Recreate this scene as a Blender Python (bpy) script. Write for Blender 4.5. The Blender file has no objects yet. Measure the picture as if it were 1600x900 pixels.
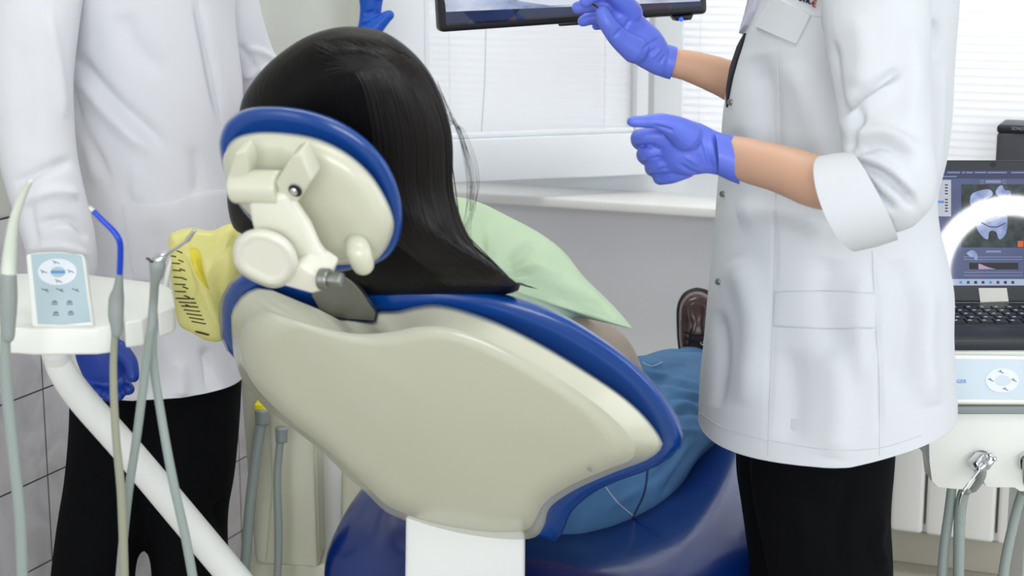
import bpy, bmesh, math, random
import numpy as np
from mathutils import Vector, Matrix, noise
from mathutils.bvhtree import BVHTree
random.seed(7)
C = bpy.context.scene.collection
sc = bpy.context.scene
R_ = math.radians

# ------------------------------------------------------------ camera, world, light, exposure
F = 2800.0; PITCH = R_(11.7); H = 1.42
cam_d = bpy.data.cameras.new('camera'); cam = bpy.data.objects.new('camera', cam_d); C.objects.link(cam)
cam.location = (0, 0, H); cam.rotation_euler = (math.pi/2 - PITCH, 0, 0)
cam_d.sensor_width = 36; cam_d.lens = F*36/1600; cam_d.clip_start = .05
cam_d.dof.use_dof = True; cam_d.dof.focus_distance = 2.75; cam_d.dof.aperture_fstop = 7.5
sc.camera = cam
sc.view_settings.view_transform = 'Standard'; sc.view_settings.look = 'None'
sc.view_settings.exposure = -.25; sc.view_settings.gamma = 1; sc.view_settings.use_curve_mapping = False
w = bpy.data.worlds.new('sky'); sc.world = w; w.use_nodes = True
w.node_tree.nodes['Background'].inputs[0].default_value = (.93, .96, 1, 1)
w.node_tree.nodes['Background'].inputs[1].default_value = .55
try:
    sc.cycles.use_denoising = True
    sc.cycles.max_bounces = 8; sc.cycles.diffuse_bounces = 4; sc.cycles.transparent_max_bounces = 12
except Exception: pass
def area(name, loc, rot, sx, sy, power, col=(1, 1, 1)):
    l = bpy.data.lights.new(name, 'AREA'); l.shape = 'RECTANGLE'; l.size = sx; l.size_y = sy; l.energy = power; l.color = col
    o = bpy.data.objects.new(name, l); C.objects.link(o); o.location = loc; o.rotation_euler = rot; return o
area('ceiling_lamp_light', (-.1, 3.15, 2.72), (0, 0, 0), 1.2, .3, 14, (1, .985, .95))
area('ceiling_lamp_light', (.25, 1.2, 2.72), (0, 0, 0), 1.2, .3, 8, (1, .985, .95))
area('window_and_fill_light', (2.6, .9, 1.9), (0, R_(78), R_(5)), 1.6, 1.3, 10, (.9, .95, 1))  # unseen side fill from the right, no window modelled there
l_ = area('window_and_fill_light', (2.75, 2.1, 1.15), (0, 0, 0), 1.8, 1.6, 27, (.93, .96, 1)); l_.rotation_euler = (Vector((-.2, 3.9, .55))-l_.location).to_track_quat('-Z', 'Y').to_euler()  # fill added off view at the right to brighten back wall and radiator
l_ = area('window_and_fill_light', (-2.2, .6, 1.3), (0, 0, 0), 1.4, 1.4, 20, (.95, .97, 1)); l_.rotation_euler = (Vector((-.5, 3.6, .8))-l_.location).to_track_quat('-Z', 'Y').to_euler()  # unseen fill from the left, aimed along the left wall
area('window_and_fill_light', (.2, -3.6, 1.9), (R_(86), 0, R_(-4)), 4.2, 1.8, 240, (.95, .97, 1))  # broad fill added behind the camera to light the room from the front
area('window_and_fill_light', (.65, 4.72, 1.5), (R_(-90), 0, R_(-22.3)), 2.3, 1.7, 21, (.95, .98, 1))  # daylight outside the modelled window, shining through the blinds

# ------------------------------------------------------------ projection helpers
fwd = Vector((0, math.cos(PITCH), -math.sin(PITCH))); upv = Vector((0, math.sin(PITCH), math.cos(PITCH))); CAM = Vector((0, 0, H))
def ray(px, py): return fwd + Vector((1, 0, 0))*((px-800)/F) + upv*((450-py)/F)
def P(px, py, Y):
    r = ray(px, py); return CAM + r*(Y/r.y)
def onplane(px, py, p0, n):
    r = ray(px, py); return CAM + r*((p0-CAM).dot(n)/r.dot(n))
def topx(v):
    d = Vector(v)-CAM; z = d.dot(fwd); return 800+F*d.x/z, 450-F*d.dot(upv)/z
def dist(v): return (Vector(v)-CAM).dot(fwd)

# ------------------------------------------------------------ materials
def lin(c):
    c = c/255; return c/12.92 if c <= .04045 else ((c+.055)/1.055)**2.4
def mat(name, rgb, rough=.5, metal=0, coat=0, bump=0, bscale=200, var=.03, vscale=6, trans=0, sss=0, emit=0, ior=1.45, stretch=None, sheen=0, spec=.5):
    m = bpy.data.materials.new(name); m.use_nodes = True; nt = m.node_tree; b = nt.nodes['Principled BSDF']
    c = tuple(lin(x) for x in rgb)
    tc = nt.nodes.new('ShaderNodeTexCoord'); nz = nt.nodes.new('ShaderNodeTexNoise'); nz.inputs['Scale'].default_value = vscale; nz.inputs['Detail'].default_value = 4
    nt.links.new(tc.outputs['Object'], nz.inputs['Vector'])
    mx = nt.nodes.new('ShaderNodeMix'); mx.data_type = 'RGBA'
    mx.inputs[6].default_value = tuple(x*(1-var) for x in c)+(1,); mx.inputs[7].default_value = tuple(min(1, x*(1+var)) for x in c)+(1,)
    nt.links.new(nz.outputs[0], mx.inputs[0]); nt.links.new(mx.outputs[2], b.inputs['Base Color'])
    b.inputs['Roughness'].default_value = rough; b.inputs['Metallic'].default_value = metal; b.inputs['IOR'].default_value = ior
    b.inputs['Specular IOR Level'].default_value = spec; b.inputs['Coat Weight'].default_value = coat; b.inputs['Coat Roughness'].default_value = .12
    if sheen: b.inputs['Sheen Weight'].default_value = sheen
    if sss: b.inputs['Subsurface Weight'].default_value = sss; b.inputs['Subsurface Scale'].default_value = .01; b.inputs['Subsurface Radius'].default_value = (1, .35, .2)
    if emit: nt.links.new(mx.outputs[2], b.inputs['Emission Color']); b.inputs['Emission Strength'].default_value = emit
    if bump:
        n2 = nt.nodes.new('ShaderNodeTexNoise'); n2.inputs['Scale'].default_value = bscale; n2.inputs['Detail'].default_value = 3
        if stretch:
            mp = nt.nodes.new('ShaderNodeMapping'); mp.inputs['Scale'].default_value = stretch
            nt.links.new(tc.outputs['Object'], mp.inputs['Vector']); nt.links.new(mp.outputs[0], n2.inputs['Vector'])
        else: nt.links.new(tc.outputs['Object'], n2.inputs['Vector'])
        bp = nt.nodes.new('ShaderNodeBump'); bp.inputs['Strength'].default_value = bump; bp.inputs['Distance'].default_value = .002
        nt.links.new(n2.outputs[0], bp.inputs['Height']); nt.links.new(bp.outputs[0], b.inputs['Normal'])
    if trans:
        tr = nt.nodes.new('ShaderNodeBsdfTranslucent'); tr.inputs[0].default_value = c+(1,)
        ms = nt.nodes.new('ShaderNodeMixShader'); ms.inputs[0].default_value = trans
        out = nt.nodes['Material Output']; nt.links.new(b.outputs[0], ms.inputs[1]); nt.links.new(tr.outputs[0], ms.inputs[2]); nt.links.new(ms.outputs[0], out.inputs[0])
    return m
M = dict(
 wall=mat('wall_paint', (246, 247, 252), .75, bump=.1, bscale=90), wallg=mat('grey_green_paint', (204, 206, 198), .6, bump=.05),
 pvc=mat('white_frame_plastic', (232, 236, 240), .3), blind=mat('blind_slat_white', (246, 247, 250), .45, trans=.35),
 sill=mat('sill_white', (238, 238, 236), .35), floor=mat('floor_beige', (182, 178, 164), .45, var=.08, vscale=3),
 base=mat('baseboard_beige', (190, 186, 172), .5), ceil=mat('ceiling_white', (235, 235, 232), .8),
 rad=mat('radiator_white', (240, 240, 238), .35), radgap=mat('radiator_core', (150, 152, 150), .5),
 cream=mat('cream_plastic', (206, 207, 187), .3, coat=.3, var=.015), creamw=mat('pale_cream_plastic', (226, 226, 212), .33, coat=.25, var=.015), white=mat('white_plastic', (228, 231, 230), .35, coat=.2, var=.015),
 unit=mat('unit_white_plastic', (230, 233, 228), .33, coat=.2, var=.015),
 blue=mat('blue_vinyl', (4, 66, 146), .27, coat=.35, bump=.12, bscale=350, var=.05), navy=mat('seat_vinyl', (2, 36, 104), .26, coat=.4, bump=.1, bscale=350, var=.05),
 steel=mat('brushed_steel', (150, 152, 148), .38, 1, bump=.15, bscale=60, stretch=(1, 8, 1)), chrome=mat('chrome', (205, 208, 212), .2, 1),
 gray=mat('grey_plastic', (142, 150, 148), .45), hose=mat('grey_hose', (146, 158, 154), .45), hosec=mat('olive_grey_hose', (150, 152, 134), .5),
 panel=mat('panel_blue_grey', (172, 192, 200), .4), panelr=mat('light_panel_blue', (196, 210, 220), .35), key=mat('key_grey', (110, 120, 125), .5), keyw=mat('key_ring_white', (218, 224, 232), .4),
 bluemark=mat('mark_blue', (88, 140, 205), .5), txtblue=mat('letter_blue', (60, 120, 215), .5),
 coat=mat('white_coat_cloth', (216, 218, 224), .85, bump=.12, bscale=900, var=.01, spec=.2), coat2=mat('grey_white_coat_cloth', (207, 211, 216), .85, bump=.12, bscale=900, var=.01, spec=.2),
 seam=mat('seam_shade_thread', (196, 201, 205), .9), lining=mat('collar_lining', (190, 190, 205), .85),  # seam grey paints the shade of sewn grooves; the pull cord shares it
 black=mat('black_trouser_cloth', (9, 10, 13), .9, bump=.3, bscale=700, spec=.1), undershirt=mat('black_shirt', (14, 16, 26), .8),
 skin=mat('skin', (206, 164, 138), .5, sss=.12, bump=.12, bscale=260, var=.05, vscale=14),
 glove=mat('periwinkle_nitrile', (98, 118, 224), .42, bump=.3, bscale=55, var=.05, vscale=20), gloveb=mat('deep_blue_nitrile', (10, 78, 182), .42, bump=.25, bscale=55, var=.05),
 glove_shade=mat('shaded_blue_nitrile', (10, 50, 140), .45, bump=.2, bscale=55),  # darker copy of the blue glove, shade under the tray put in its colour
 hair=mat('black_hair', (11, 9, 9), .5, spec=.15, bump=.45, bscale=34, var=.3, vscale=30, stretch=(9, 3, 1)), strand=mat('hair_strand', (17, 13, 12), .4, spec=.35),
 cape=mat('pale_green_cape', (200, 224, 192), .7, trans=.15, bump=.15, bscale=14, var=.03), shirt=mat('beige_pink_shirt', (190, 176, 162), .85, bump=.2, bscale=400),
 jeans=mat('blue_denim', (72, 116, 160), .85, bump=.5, bscale=600, var=.22, vscale=16), stitch=mat('denim_stitch', (170, 185, 200), .8), denimseam=mat('denim_seam', (28, 52, 88), .85),
 boot=mat('burgundy_leather', (58, 30, 32), .25, coat=.4, var=.15), bootblack=mat('black_rubber', (16, 16, 18), .5), lace=mat('black_lace', (14, 14, 14), .8), stitchw=mat('welt_stitch', (190, 180, 170), .7),
 yellow=mat('yellow_bag_film', (252, 247, 172), .35, trans=.4, bump=.6, bscale=9, var=.1, vscale=5), bagink=mat('bag_print_ink', (60, 58, 30), .6), yellowp=mat('yellow_plastic', (238, 222, 20), .4), bagband=mat('bag_yellow_band', (222, 206, 60), .4),
 mbez=mat('monitor_black', (24, 26, 32), .35), lapb=mat('laptop_charcoal', (44, 48, 54), .45), keyb=mat('laptop_key', (30, 32, 38), .4), keyleg=mat('key_legend', (190, 195, 205), .5),
 spk=mat('speaker_mesh', (66, 68, 76), .6, bump=.4, bscale=1200), spkt=mat('speaker_top', (28, 32, 38), .4), label=mat('paper_label', (205, 205, 198), .7), spktxt=mat('speaker_letters', (130, 132, 140), .5),
 red=mat('red_thread', (176, 48, 56), .8), navyt=mat('navy_thread', (32, 38, 68), .8), bluecan=mat('ejector_blue', (18, 66, 200), .3), dark=mat('dark_hole', (24, 26, 30), .6), pale=mat('pale_tip', (208, 216, 204), .4),
 lamp=mat('lamp_diffuser', (255, 252, 245), .5, emit=2.2), ring=mat('ring_lamp_tube', (255, 255, 255), .5, emit=13, var=0), lampm=mat('lamp_housing', (210, 210, 210), .4),
)
def screenmat(name, rgb, e=1.0, nz=None, rgb2=None, scale=30, stretch=(1, 1, 1)):
    m = bpy.data.materials.new(name); m.use_nodes = True; nt = m.node_tree; b = nt.nodes['Principled BSDF']
    b.inputs['Base Color'].default_value = (.01, .01, .012, 1); b.inputs['Roughness'].default_value = .03; b.inputs['IOR'].default_value = 1.95
    b.inputs['Emission Strength'].default_value = e
    c1 = tuple(lin(x) for x in rgb)+(1,)
    if rgb2:
        tc = nt.nodes.new('ShaderNodeTexCoord'); mp = nt.nodes.new('ShaderNodeMapping'); mp.inputs['Scale'].default_value = stretch
        n = nt.nodes.new('ShaderNodeTexNoise'); n.inputs['Scale'].default_value = scale; n.inputs['Detail'].default_value = 8
        cr = nt.nodes.new('ShaderNodeValToRGB'); cr.color_ramp.elements[0].position = .36; cr.color_ramp.elements[1].position = .64
        cr.color_ramp.elements[0].color = c1; cr.color_ramp.elements[1].color = tuple(lin(x) for x in rgb2)+(1,)
        nt.links.new(tc.outputs['Object'], mp.inputs[0]); nt.links.new(mp.outputs[0], n.inputs['Vector']); nt.links.new(n.outputs[0], cr.inputs[0]); nt.links.new(cr.outputs[0], b.inputs['Emission Color'])
    else: b.inputs['Emission Color'].default_value = c1
    return m
S = dict(navy=screenmat('screen_navy', (30, 44, 76)), ui=screenmat('screen_slate_blue', (72, 84, 122), rgb2=(88, 100, 142), scale=8), uid=screenmat('screen_dark_blue', (52, 60, 98)), pale=screenmat('screen_pale', (196, 202, 216)),
 lite=screenmat('screen_light_line', (134, 148, 190)), blk=screenmat('screen_black', (6, 8, 14)), xr=screenmat('screen_xray_dark', (12, 22, 26), rgb2=(52, 70, 70), scale=60),
 tooth=screenmat('screen_xray_tooth', (128, 148, 200), rgb2=(178, 192, 232), scale=50), hi=screenmat('screen_highlight', (96, 148, 220)), org=screenmat('screen_orange', (226, 92, 30)), pink=screenmat('screen_pink', (186, 158, 190)),
 task=screenmat('screen_taskbar', (176, 192, 222)), film=screenmat('screen_film', (120, 140, 184), rgb2=(218, 226, 244), scale=9, stretch=(1, 1, 2.5)), filmw=screenmat('screen_film_white', (226, 232, 246)), led=mat('led_blue', (30, 60, 255), .3, emit=5))

# ------------------------------------------------------------ object helpers
def link(name, me, m, parent=None, smooth=True):
    o = bpy.data.objects.new(name, me); C.objects.link(o)
    for k in (m if isinstance(m, (list, tuple)) else [m]): me.materials.append(k)
    if smooth: me.polygons.foreach_set('use_smooth', [True]*len(me.polygons))
    if parent: o.parent = parent; o.matrix_parent_inverse = Matrix.Translation(-parent.location)
    return o
def root(name, label, cat, loc, group=None):
    o = bpy.data.objects.new(name, None); C.objects.link(o); o.location = loc; o.empty_display_size = .05
    o['label'] = label; o['category'] = cat
    if group: o['group'] = group
    return o
def struct(o): o['kind'] = 'structure'; return o
def mk(vs, fs):
    me = bpy.data.meshes.new('m'); me.from_pydata([tuple(v) for v in vs], [], fs); me.update(); return me
def merge(parts):
    vs, fs = [], []
    for v, f in parts:
        k = len(vs); vs += list(v); fs += [tuple(i+k for i in q) for q in f]
    return vs, fs
def fixn(me):
    bm = bmesh.new(); bm.from_mesh(me); bmesh.ops.recalc_face_normals(bm, faces=bm.faces); bm.to_mesh(me); bm.free(); return me
def bevel(me, wd, seg=3, ang=30):
    bm = bmesh.new(); bm.from_mesh(me); bmesh.ops.recalc_face_normals(bm, faces=bm.faces)
    es = [e for e in bm.edges if len(e.link_faces) == 2 and e.calc_face_angle(0) > R_(ang)]
    bmesh.ops.bevel(bm, geom=es, offset=wd, segments=seg, profile=.5, affect='EDGES', clamp_overlap=True)
    bm.to_mesh(me); bm.free(); return me
def autos(o, ang=35):
    try: o.data.set_sharp_from_angle(angle=R_(ang))
    except Exception: pass
    return o
def catmull(pts, n, closed=False):
    pts = [np.array(p, float) for p in pts]; k = len(pts); out = []
    segs = k if closed else k-1
    for i in range(segs):
        if closed: a, b, c, d = pts[(i-1) % k], pts[i], pts[(i+1) % k], pts[(i+2) % k]
        else: a, b, c, d = pts[max(i-1, 0)], pts[i], pts[i+1], pts[min(i+2, k-1)]
        for j in range(n):
            t = j/n; out.append(.5*((2*b)+(-a+c)*t+(2*a-5*b+4*c-d)*t*t+(-a+3*b-3*c+d)*t**3))
    if not closed: out.append(pts[-1])
    return out
def star(outline, c, n=120, smooth=True):
    pts = catmull(outline, 8, True) if smooth else [np.array(p, float) for p in outline]
    m = len(pts); res = []
    for i in range(n):
        a = 2*math.pi*i/n; d = np.array((math.cos(a), math.sin(a))); best = 0
        for j in range(m):
            p = pts[j]-c; q = pts[(j+1) % m]-c; e = q-p; den = d[0]*e[1]-d[1]*e[0]
            if abs(den) < 1e-9: continue
            t = (p[0]*e[1]-p[1]*e[0])/den; u = (p[0]*d[1]-p[1]*d[0])/den
            if t > 0 and -1e-6 <= u <= 1+1e-6: best = max(best, t)
        res.append(best)
    return res
def pad(name, outline, c, p0, n, prof, m, parent=None, N=120, smooth=True, capf=0, capb=0, pin=None):
    """closed solid: prof = [(inset px or own outline, h)], h metres along n (towards camera)"""
    c = np.array(c, float); r0 = star(outline, c, N, smooth); rings = []
    for ins, h in prof:
        rr = star(ins, c, N, smooth) if isinstance(ins, (list, tuple)) else [max(r-ins, r*.05) for r in r0]
        rings.append((rr, h))
    f, b = rings[0], rings[-1]
    cf = [([r*k for r in f[0]], f[1]+capf*(1-k*k)) for k in (.12, .35, .6, .82)]
    cb = [([r*k for r in b[0]], b[1]-capb*(1-k*k)) for k in (.82, .6, .35, .12)]
    rings = cf+rings+cb
    vs, fs = [], []
    for rr, h in rings:
        for i in range(N):
            a = 2*math.pi*i/N; vs.append(onplane(c[0]+rr[i]*math.cos(a), c[1]+rr[i]*math.sin(a), p0+n*h, n))
    for k in range(len(rings)-1):
        for i in range(N):
            j = (i+1) % N; fs.append((k*N+i, k*N+j, (k+1)*N+j, (k+1)*N+i))
    fs.append(tuple(range(N))[::-1]); fs.append(tuple(range((len(rings)-1)*N, len(rings)*N)))
    return link(name, fixn(mk(vs, fs)), m, parent)
def sweepg(pts, rad, n=16, sub=6, sq=1.0, cap=True, up=None, up_r=None):
    """pts world; radii m"""
    q = catmull([tuple(p)+(r,) for p, r in zip(pts, rad)], sub)
    ps = [Vector(x[:3]) for x in q]; rs = [max(x[3], 1e-4) for x in q]
    if cap:
        def dome(p, d, r): return [(p+d*r*s_, r*c_) for s_, c_ in ((.96, .26), (.8, .6), (.5, .86))]
        d0 = (ps[0]-ps[1]).normalized(); d1 = (ps[-1]-ps[-2]).normalized()
        a = dome(ps[0], d0, rs[0]); b = dome(ps[-1], d1, rs[-1])[::-1]
        ps = [x[0] for x in a]+ps+[x[0] for x in b]; rs = [x[1] for x in a]+rs+[x[1] for x in b]
    u = None; vs, fs = [], []
    for i, p in enumerate(ps):
        t = (ps[min(i+1, len(ps)-1)]-ps[max(i-1, 0)]).normalized()
        if u is None:
            u = Vector(up) if up else Vector((0, 0, 1)) if abs(t.z) < .9 else Vector((1, 0, 0))
        u = (u-t*u.dot(t)).normalized(); v = t.cross(u)
        for k in range(n):
            a = 2*math.pi*k/n; vs.append(p+u*rs[i]*math.cos(a)+v*rs[i]*sq*math.sin(a))
    for i in range(len(ps)-1):
        for k in range(n):
            k2 = (k+1) % n; fs.append((i*n+k, i*n+k2, (i+1)*n+k2, (i+1)*n+k))
    fs.append(tuple(range(n))[::-1]); fs.append(tuple(range((len(ps)-1)*n, len(ps)*n)))
    return vs, fs
def chain(pts, **kw):
    """pts = (px, py, Y, r px)"""
    w_ = [P(a, b, Y) for a, b, Y, r in pts]; return sweepg(w_, [r*dist(q)/F for q, (a, b, Y, r) in zip(w_, pts)], **kw)
def tube(name, pts, m, parent=None, px=True, **kw):
    v, f = chain(pts, **kw) if px else sweepg([p[:3] if not isinstance(p, tuple) or len(p) > 2 else p for p in pts], kw.pop('rad'), **kw)
    return link(name, fixn(mk(v, f)), m, parent)
def boxg(c, ex, ey, ez, sx, sy, sz):
    c = Vector(c); vs = [c+ex*(i*sx/2)+ey*(j*sy/2)+ez*(k*sz/2) for i in (-1, 1) for j in (-1, 1) for k in (-1, 1)]
    return vs, [(0, 1, 3, 2), (4, 6, 7, 5), (0, 4, 5, 1), (2, 3, 7, 6), (0, 2, 6, 4), (1, 5, 7, 3)]
EX, EY, EZ = Vector((1, 0, 0)), Vector((0, 1, 0)), Vector((0, 0, 1))
def box(name, c, sx, sy, sz, m, parent=None, bw=.004, fr=(EX, EY, EZ), seg=3):
    v, f = boxg(c, *fr, sx, sy, sz); me = mk(v, f)
    bevel(me, min(bw, min(sx, sy, sz)*.45), seg) if bw else fixn(me)
    return autos(link(name, me, m, parent))
def prism(name, outline, p0, n, h0, h1, m, parent=None, bw=.002, smooth=False, sub=6):
    """px outline on plane extruded from h0 to h1 along n"""
    pts = catmull(outline, sub, True) if smooth else outline
    a = [onplane(p[0], p[1], p0+n*h1, n) for p in pts]; k = len(a)
    vs = [q-n*(h1-h0) for q in a]+a
    fs = [tuple(range(k))[::-1], tuple(range(k, 2*k))]+[(i, (i+1) % k, k+(i+1) % k, k+i) for i in range(k)]
    me = mk(vs, fs); bevel(me, bw, 3, 40) if bw else fixn(me)
    return autos(link(name, me, m, parent))
def fuse(parts, voxel, it=6, fac=.5):
    v, f = merge(parts); me = fixn(mk(v, f)) if len(parts) == 1 else mk(v, f)
    bm = bmesh.new(); bm.from_mesh(me); bmesh.ops.recalc_face_normals(bm, faces=bm.faces); bm.to_mesh(me); bm.free()
    o = bpy.data.objects.new('t', me); C.objects.link(o)
    r = o.modifiers.new('r', 'REMESH'); r.mode = 'VOXEL'; r.voxel_size = voxel
    s = o.modifiers.new('s', 'SMOOTH'); s.factor = fac; s.iterations = it
    dg = bpy.context.evaluated_depsgraph_get(); dg.update()
    me2 = bpy.data.meshes.new_from_object(o.evaluated_get(dg)); bpy.data.objects.remove(o); return me2
def verts(me):
    a = np.empty(len(me.vertices)*3); me.vertices.foreach_get('co', a); return a.reshape(-1, 3)
def folds(me, fl, back=0.0, nz=0, nsc=5):
    """fl = [(polyline px, width px, amp m)] ; ridges/valleys pressed into the cloth"""
    co = verts(me); me.update(); nr = np.empty(len(co)*3); me.vertices.foreach_get('normal', nr); nr = nr.reshape(-1, 3)
    d = co-np.array(CAM); z = d@np.array(fwd); x = 800+F*d[:, 0]/z; y = 450-F*(d@np.array(upv))/z
    vd = -d/np.linalg.norm(d, axis=1)[:, None]; facing = np.clip((nr*vd).sum(1)*2.2, back, 1)
    disp = np.zeros(len(co))
    for pl, wd, amp in fl:
        pts = catmull(pl, 5) if len(pl) > 2 else [np.array(p, float) for p in pl]
        best = np.full(len(co), 1e9); tt = np.zeros(len(co)); L = len(pts)-1
        for i in range(L):
            p, q = pts[i], pts[i+1]; e = q-p; l2 = max(e@e, 1e-9)
            t = np.clip(((x-p[0])*e[0]+(y-p[1])*e[1])/l2, 0, 1); dd = np.hypot(x-p[0]-t*e[0], y-p[1]-t*e[1])
            k = dd < best; best[k] = dd[k]; tt[k] = (i+t[k])/L
        env = np.clip(np.sin(np.pi*np.clip(tt, .03, .97))*1.6, 0, 1)
        disp += amp*np.exp(-(best/wd)**2)*env
    disp *= facing
    if nz:
        disp += np.array([nz*noise.noise(Vector(c)*nsc) for c in co])
    me.vertices.foreach_set('co', (co+nr*disp[:, None]).ravel()); me.update(); return me
def bvh(me):
    bm = bmesh.new(); bm.from_mesh(me); t = BVHTree.FromBMesh(bm); bm.free(); return t
def hit(t, px, py, off=0):
    r = ray(px, py).normalized(); loc, n, i, d = t.ray_cast(CAM, r)
    if loc is None: return None
    if n.dot(r) > 0: n = -n
    return loc+n*off
def hitn(t, px, py, off, cx, cy):
    for k in range(24):
        q = hit(t, px+(cx-px)*k/24, py+(cy-py)*k/24, off)
        if q: return q
    for k in range(1, 60):
        for dx in (k*2, -k*2):
            q = hit(t, cx+dx, cy, off)
            if q: return q
    return None
def patch(name, t, outline, c, th, m, parent, N=72, smooth=False, rings=7, sink=.002):
    c = np.array(c, float); r0 = star(outline, c, N, smooth); vs, fs = [], []
    lv = [(1.0, -sink), (1.0, th*.8), (.985, th)]+[(1-(k+1)/rings, th) for k in range(rings-1)]
    for s, o_ in lv:
        for i in range(N):
            a = 2*math.pi*i/N; vs.append(hitn(t, c[0]+r0[i]*s*math.cos(a), c[1]+r0[i]*s*math.sin(a), o_, c[0], c[1]))
    for k in range(len(lv)-1):
        for i in range(N):
            j = (i+1) % N; fs.append((k*N+i, k*N+j, (k+1)*N+j, (k+1)*N+i))
    fs.append(tuple(range((len(lv)-1)*N, len(lv)*N))); return autos(link(name, fixn(mk(vs, fs)), m, parent), 50)
def surfline(name, t, lines, r, m, parent, off=0.0, n=6):
    ps = []
    for pl in lines:
        q = [hit(t, a[0], a[1], off) for a in (catmull(pl, 8) if len(pl) > 2 else [np.array(pl[0], float)+(np.array(pl[1], float)-np.array(pl[0], float))*k/12 for k in range(13)])]
        q = [x for x in q if x]
        if len(q) > 1: ps.append(sweepg(q, [r]*len(q), n=n, sub=1))
    v, f = merge(ps); return link(name, fixn(mk(v, f)), m, parent)
def silg(rows, N=72, sub=10, exp=2.0, closed_bottom=True, yaw=0):
    """rows = (py, xl, xr, Y, depth radius m): stacked horizontal cross-sections"""
    q = catmull(rows, sub); vs, fs = [], []; cy, sy = math.cos(yaw), math.sin(yaw)
    for py, xl, xr, Y, ht in q:
        c = P((xl+xr)/2, py, Y); hw = (xr-xl)/2*dist(c)/F
        for i in range(N):
            a = 2*math.pi*i/N; ca, sa = math.cos(a), math.sin(a)
            x = hw*math.copysign(abs(ca)**(2/exp), ca); y = ht*math.copysign(abs(sa)**(2/exp), sa)
            vs.append(Vector((c.x+x, c.y+y, c.z)))
    K = len(q)
    for k in range(K-1):
        for i in range(N):
            j = (i+1) % N; fs.append((k*N+i, k*N+j, (k+1)*N+j, (k+1)*N+i))
    fs.append(tuple(range(N))[::-1])
    if closed_bottom: fs.append(tuple(range((K-1)*N, K*N)))
    else:   # hem turned inwards
        b = (K-1)*N; cen = sum((vs[b+i] for i in range(N)), Vector())/N; st = len(vs)
        for s, dz in ((.985, -.001), (.965, .004), (.93, .06)):
            for i in range(N):
                v = vs[b+i]; vs.append(cen+(v-cen)*s+Vector((0, 0, dz)))
        prev = b
        for k in range(3):
            for i in range(N):
                j = (i+1) % N; fs.append((prev+i, prev+j, st+k*N+j, st+k*N+i))
            prev = st+k*N
        fs.append(tuple(range(prev, prev+N)))
    return vs, fs
def text(name, s, p, ux, uy, size, m, parent, th=.0006, sx=1.0):
    cu = bpy.data.curves.new(name, 'FONT'); cu.body = s; cu.size = size; cu.extrude = th; cu.align_x = 'LEFT'
    o = bpy.data.objects.new(name, cu); C.objects.link(o); dg = bpy.context.evaluated_depsgraph_get(); dg.update()
    me = bpy.data.meshes.new_from_object(o.evaluated_get(dg)); bpy.data.objects.remove(o)
    ux = ux.normalized(); nz_ = ux.cross(uy).normalized(); uy = nz_.cross(ux)
    for v in me.vertices: v.co = p+ux*v.co.x*sx+uy*v.co.y+nz_*v.co.z
    me.materials.clear(); me.update(); return link(name, me, m, parent, False)
def lathe(pf, c, ax, n=32):
    ax = ax.normalized(); u = ax.orthogonal().normalized(); v = ax.cross(u); vs, fs = [], []
    for r, h in pf:
        for k in range(n):
            a = 2*math.pi*k/n; vs.append(c+ax*h+u*r*math.cos(a)+v*r*math.sin(a))
    for i in range(len(pf)-1):
        for k in range(n): fs.append((i*n+k, i*n+(k+1) % n, (i+1)*n+(k+1) % n, (i+1)*n+k))
    fs.append(tuple(range(n))[::-1]); fs.append(tuple(range((len(pf)-1)*n, len(pf)*n))); return vs, fs
def lobj(name, pf, c, ax, m, parent, n=32): v, f = lathe(pf, c, ax, n); return autos(link(name, fixn(mk(v, f)), m, parent))
def torus(name, c, ax, R1, r, m, parent, n=64, k=16, sq=1):
    ax = ax.normalized(); u = ax.orthogonal().normalized(); v = ax.cross(u); vs, fs = [], []
    for i in range(n):
        a = 2*math.pi*i/n; d = u*math.cos(a)+v*math.sin(a)
        for j in range(k):
            b = 2*math.pi*j/k; vs.append(c+d*(R1+r*math.cos(b))+ax*r*sq*math.sin(b))
    for i in range(n):
        for j in range(k): fs.append((i*k+j, ((i+1) % n)*k+j, ((i+1) % n)*k+(j+1) % k, i*k+(j+1) % k))
    return link(name, fixn(mk(vs, fs)), m, parent)

# ------------------------------------------------------------ room shell
PSI = math.atan(.41)
e1 = Vector((math.cos(PSI), -math.sin(PSI), 0)); nb = Vector((-math.sin(PSI), -math.cos(PSI), 0))      # back wall direction / normal to room
B0 = Vector((0, 4.19, 0)); le = Vector((math.sin(PSI), math.cos(PSI), 0)); nl = Vector((math.cos(PSI), -math.sin(PSI), 0)); L0 = Vector((-.574, 3.92, 0))
def Wl(s, z, off=0): return B0+e1*s+Vector((0, 0, z))+nb*off
def ons(px, py, off=0):
    q = onplane(px, py, B0+nb*off, nb); return (q-B0).dot(e1), q.z
def wbox(name, s0, s1, z0, z1, o0, o1, m, parent=None, bw=.003):
    return box(name, Wl((s0+s1)/2, (z0+z1)/2, (o0+o1)/2), s1-s0, abs(o1-o0), z1-z0, m, parent, bw, (e1, nb, EZ))
CORN = (L0-B0).dot(nb)   # corner
sc_ = (L0-B0).dot(e1)    # s of left wall plane
S0 = sc_; S1 = 2.2; WZ0 = .80; WZ1 = 2.25; WS0 = ons(596, 100)[0]; WS1 = 1.95
struct(wbox('wall_back', S0-.1, S1, 0, WZ0, 0, -.15, M['wall'], None, 0))
struct(wbox('wall_back', S0-.1, S1, WZ1, 2.8, 0, -.15, M['wall'], None, 0))
struct(wbox('wall_back', S0-.1, WS0, WZ0, WZ1, 0, -.15, M['wallg'], None, 0))
struct(wbox('wall_back', WS1, S1, WZ0, WZ1, 0, -.15, M['wall'], None, 0))
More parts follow.
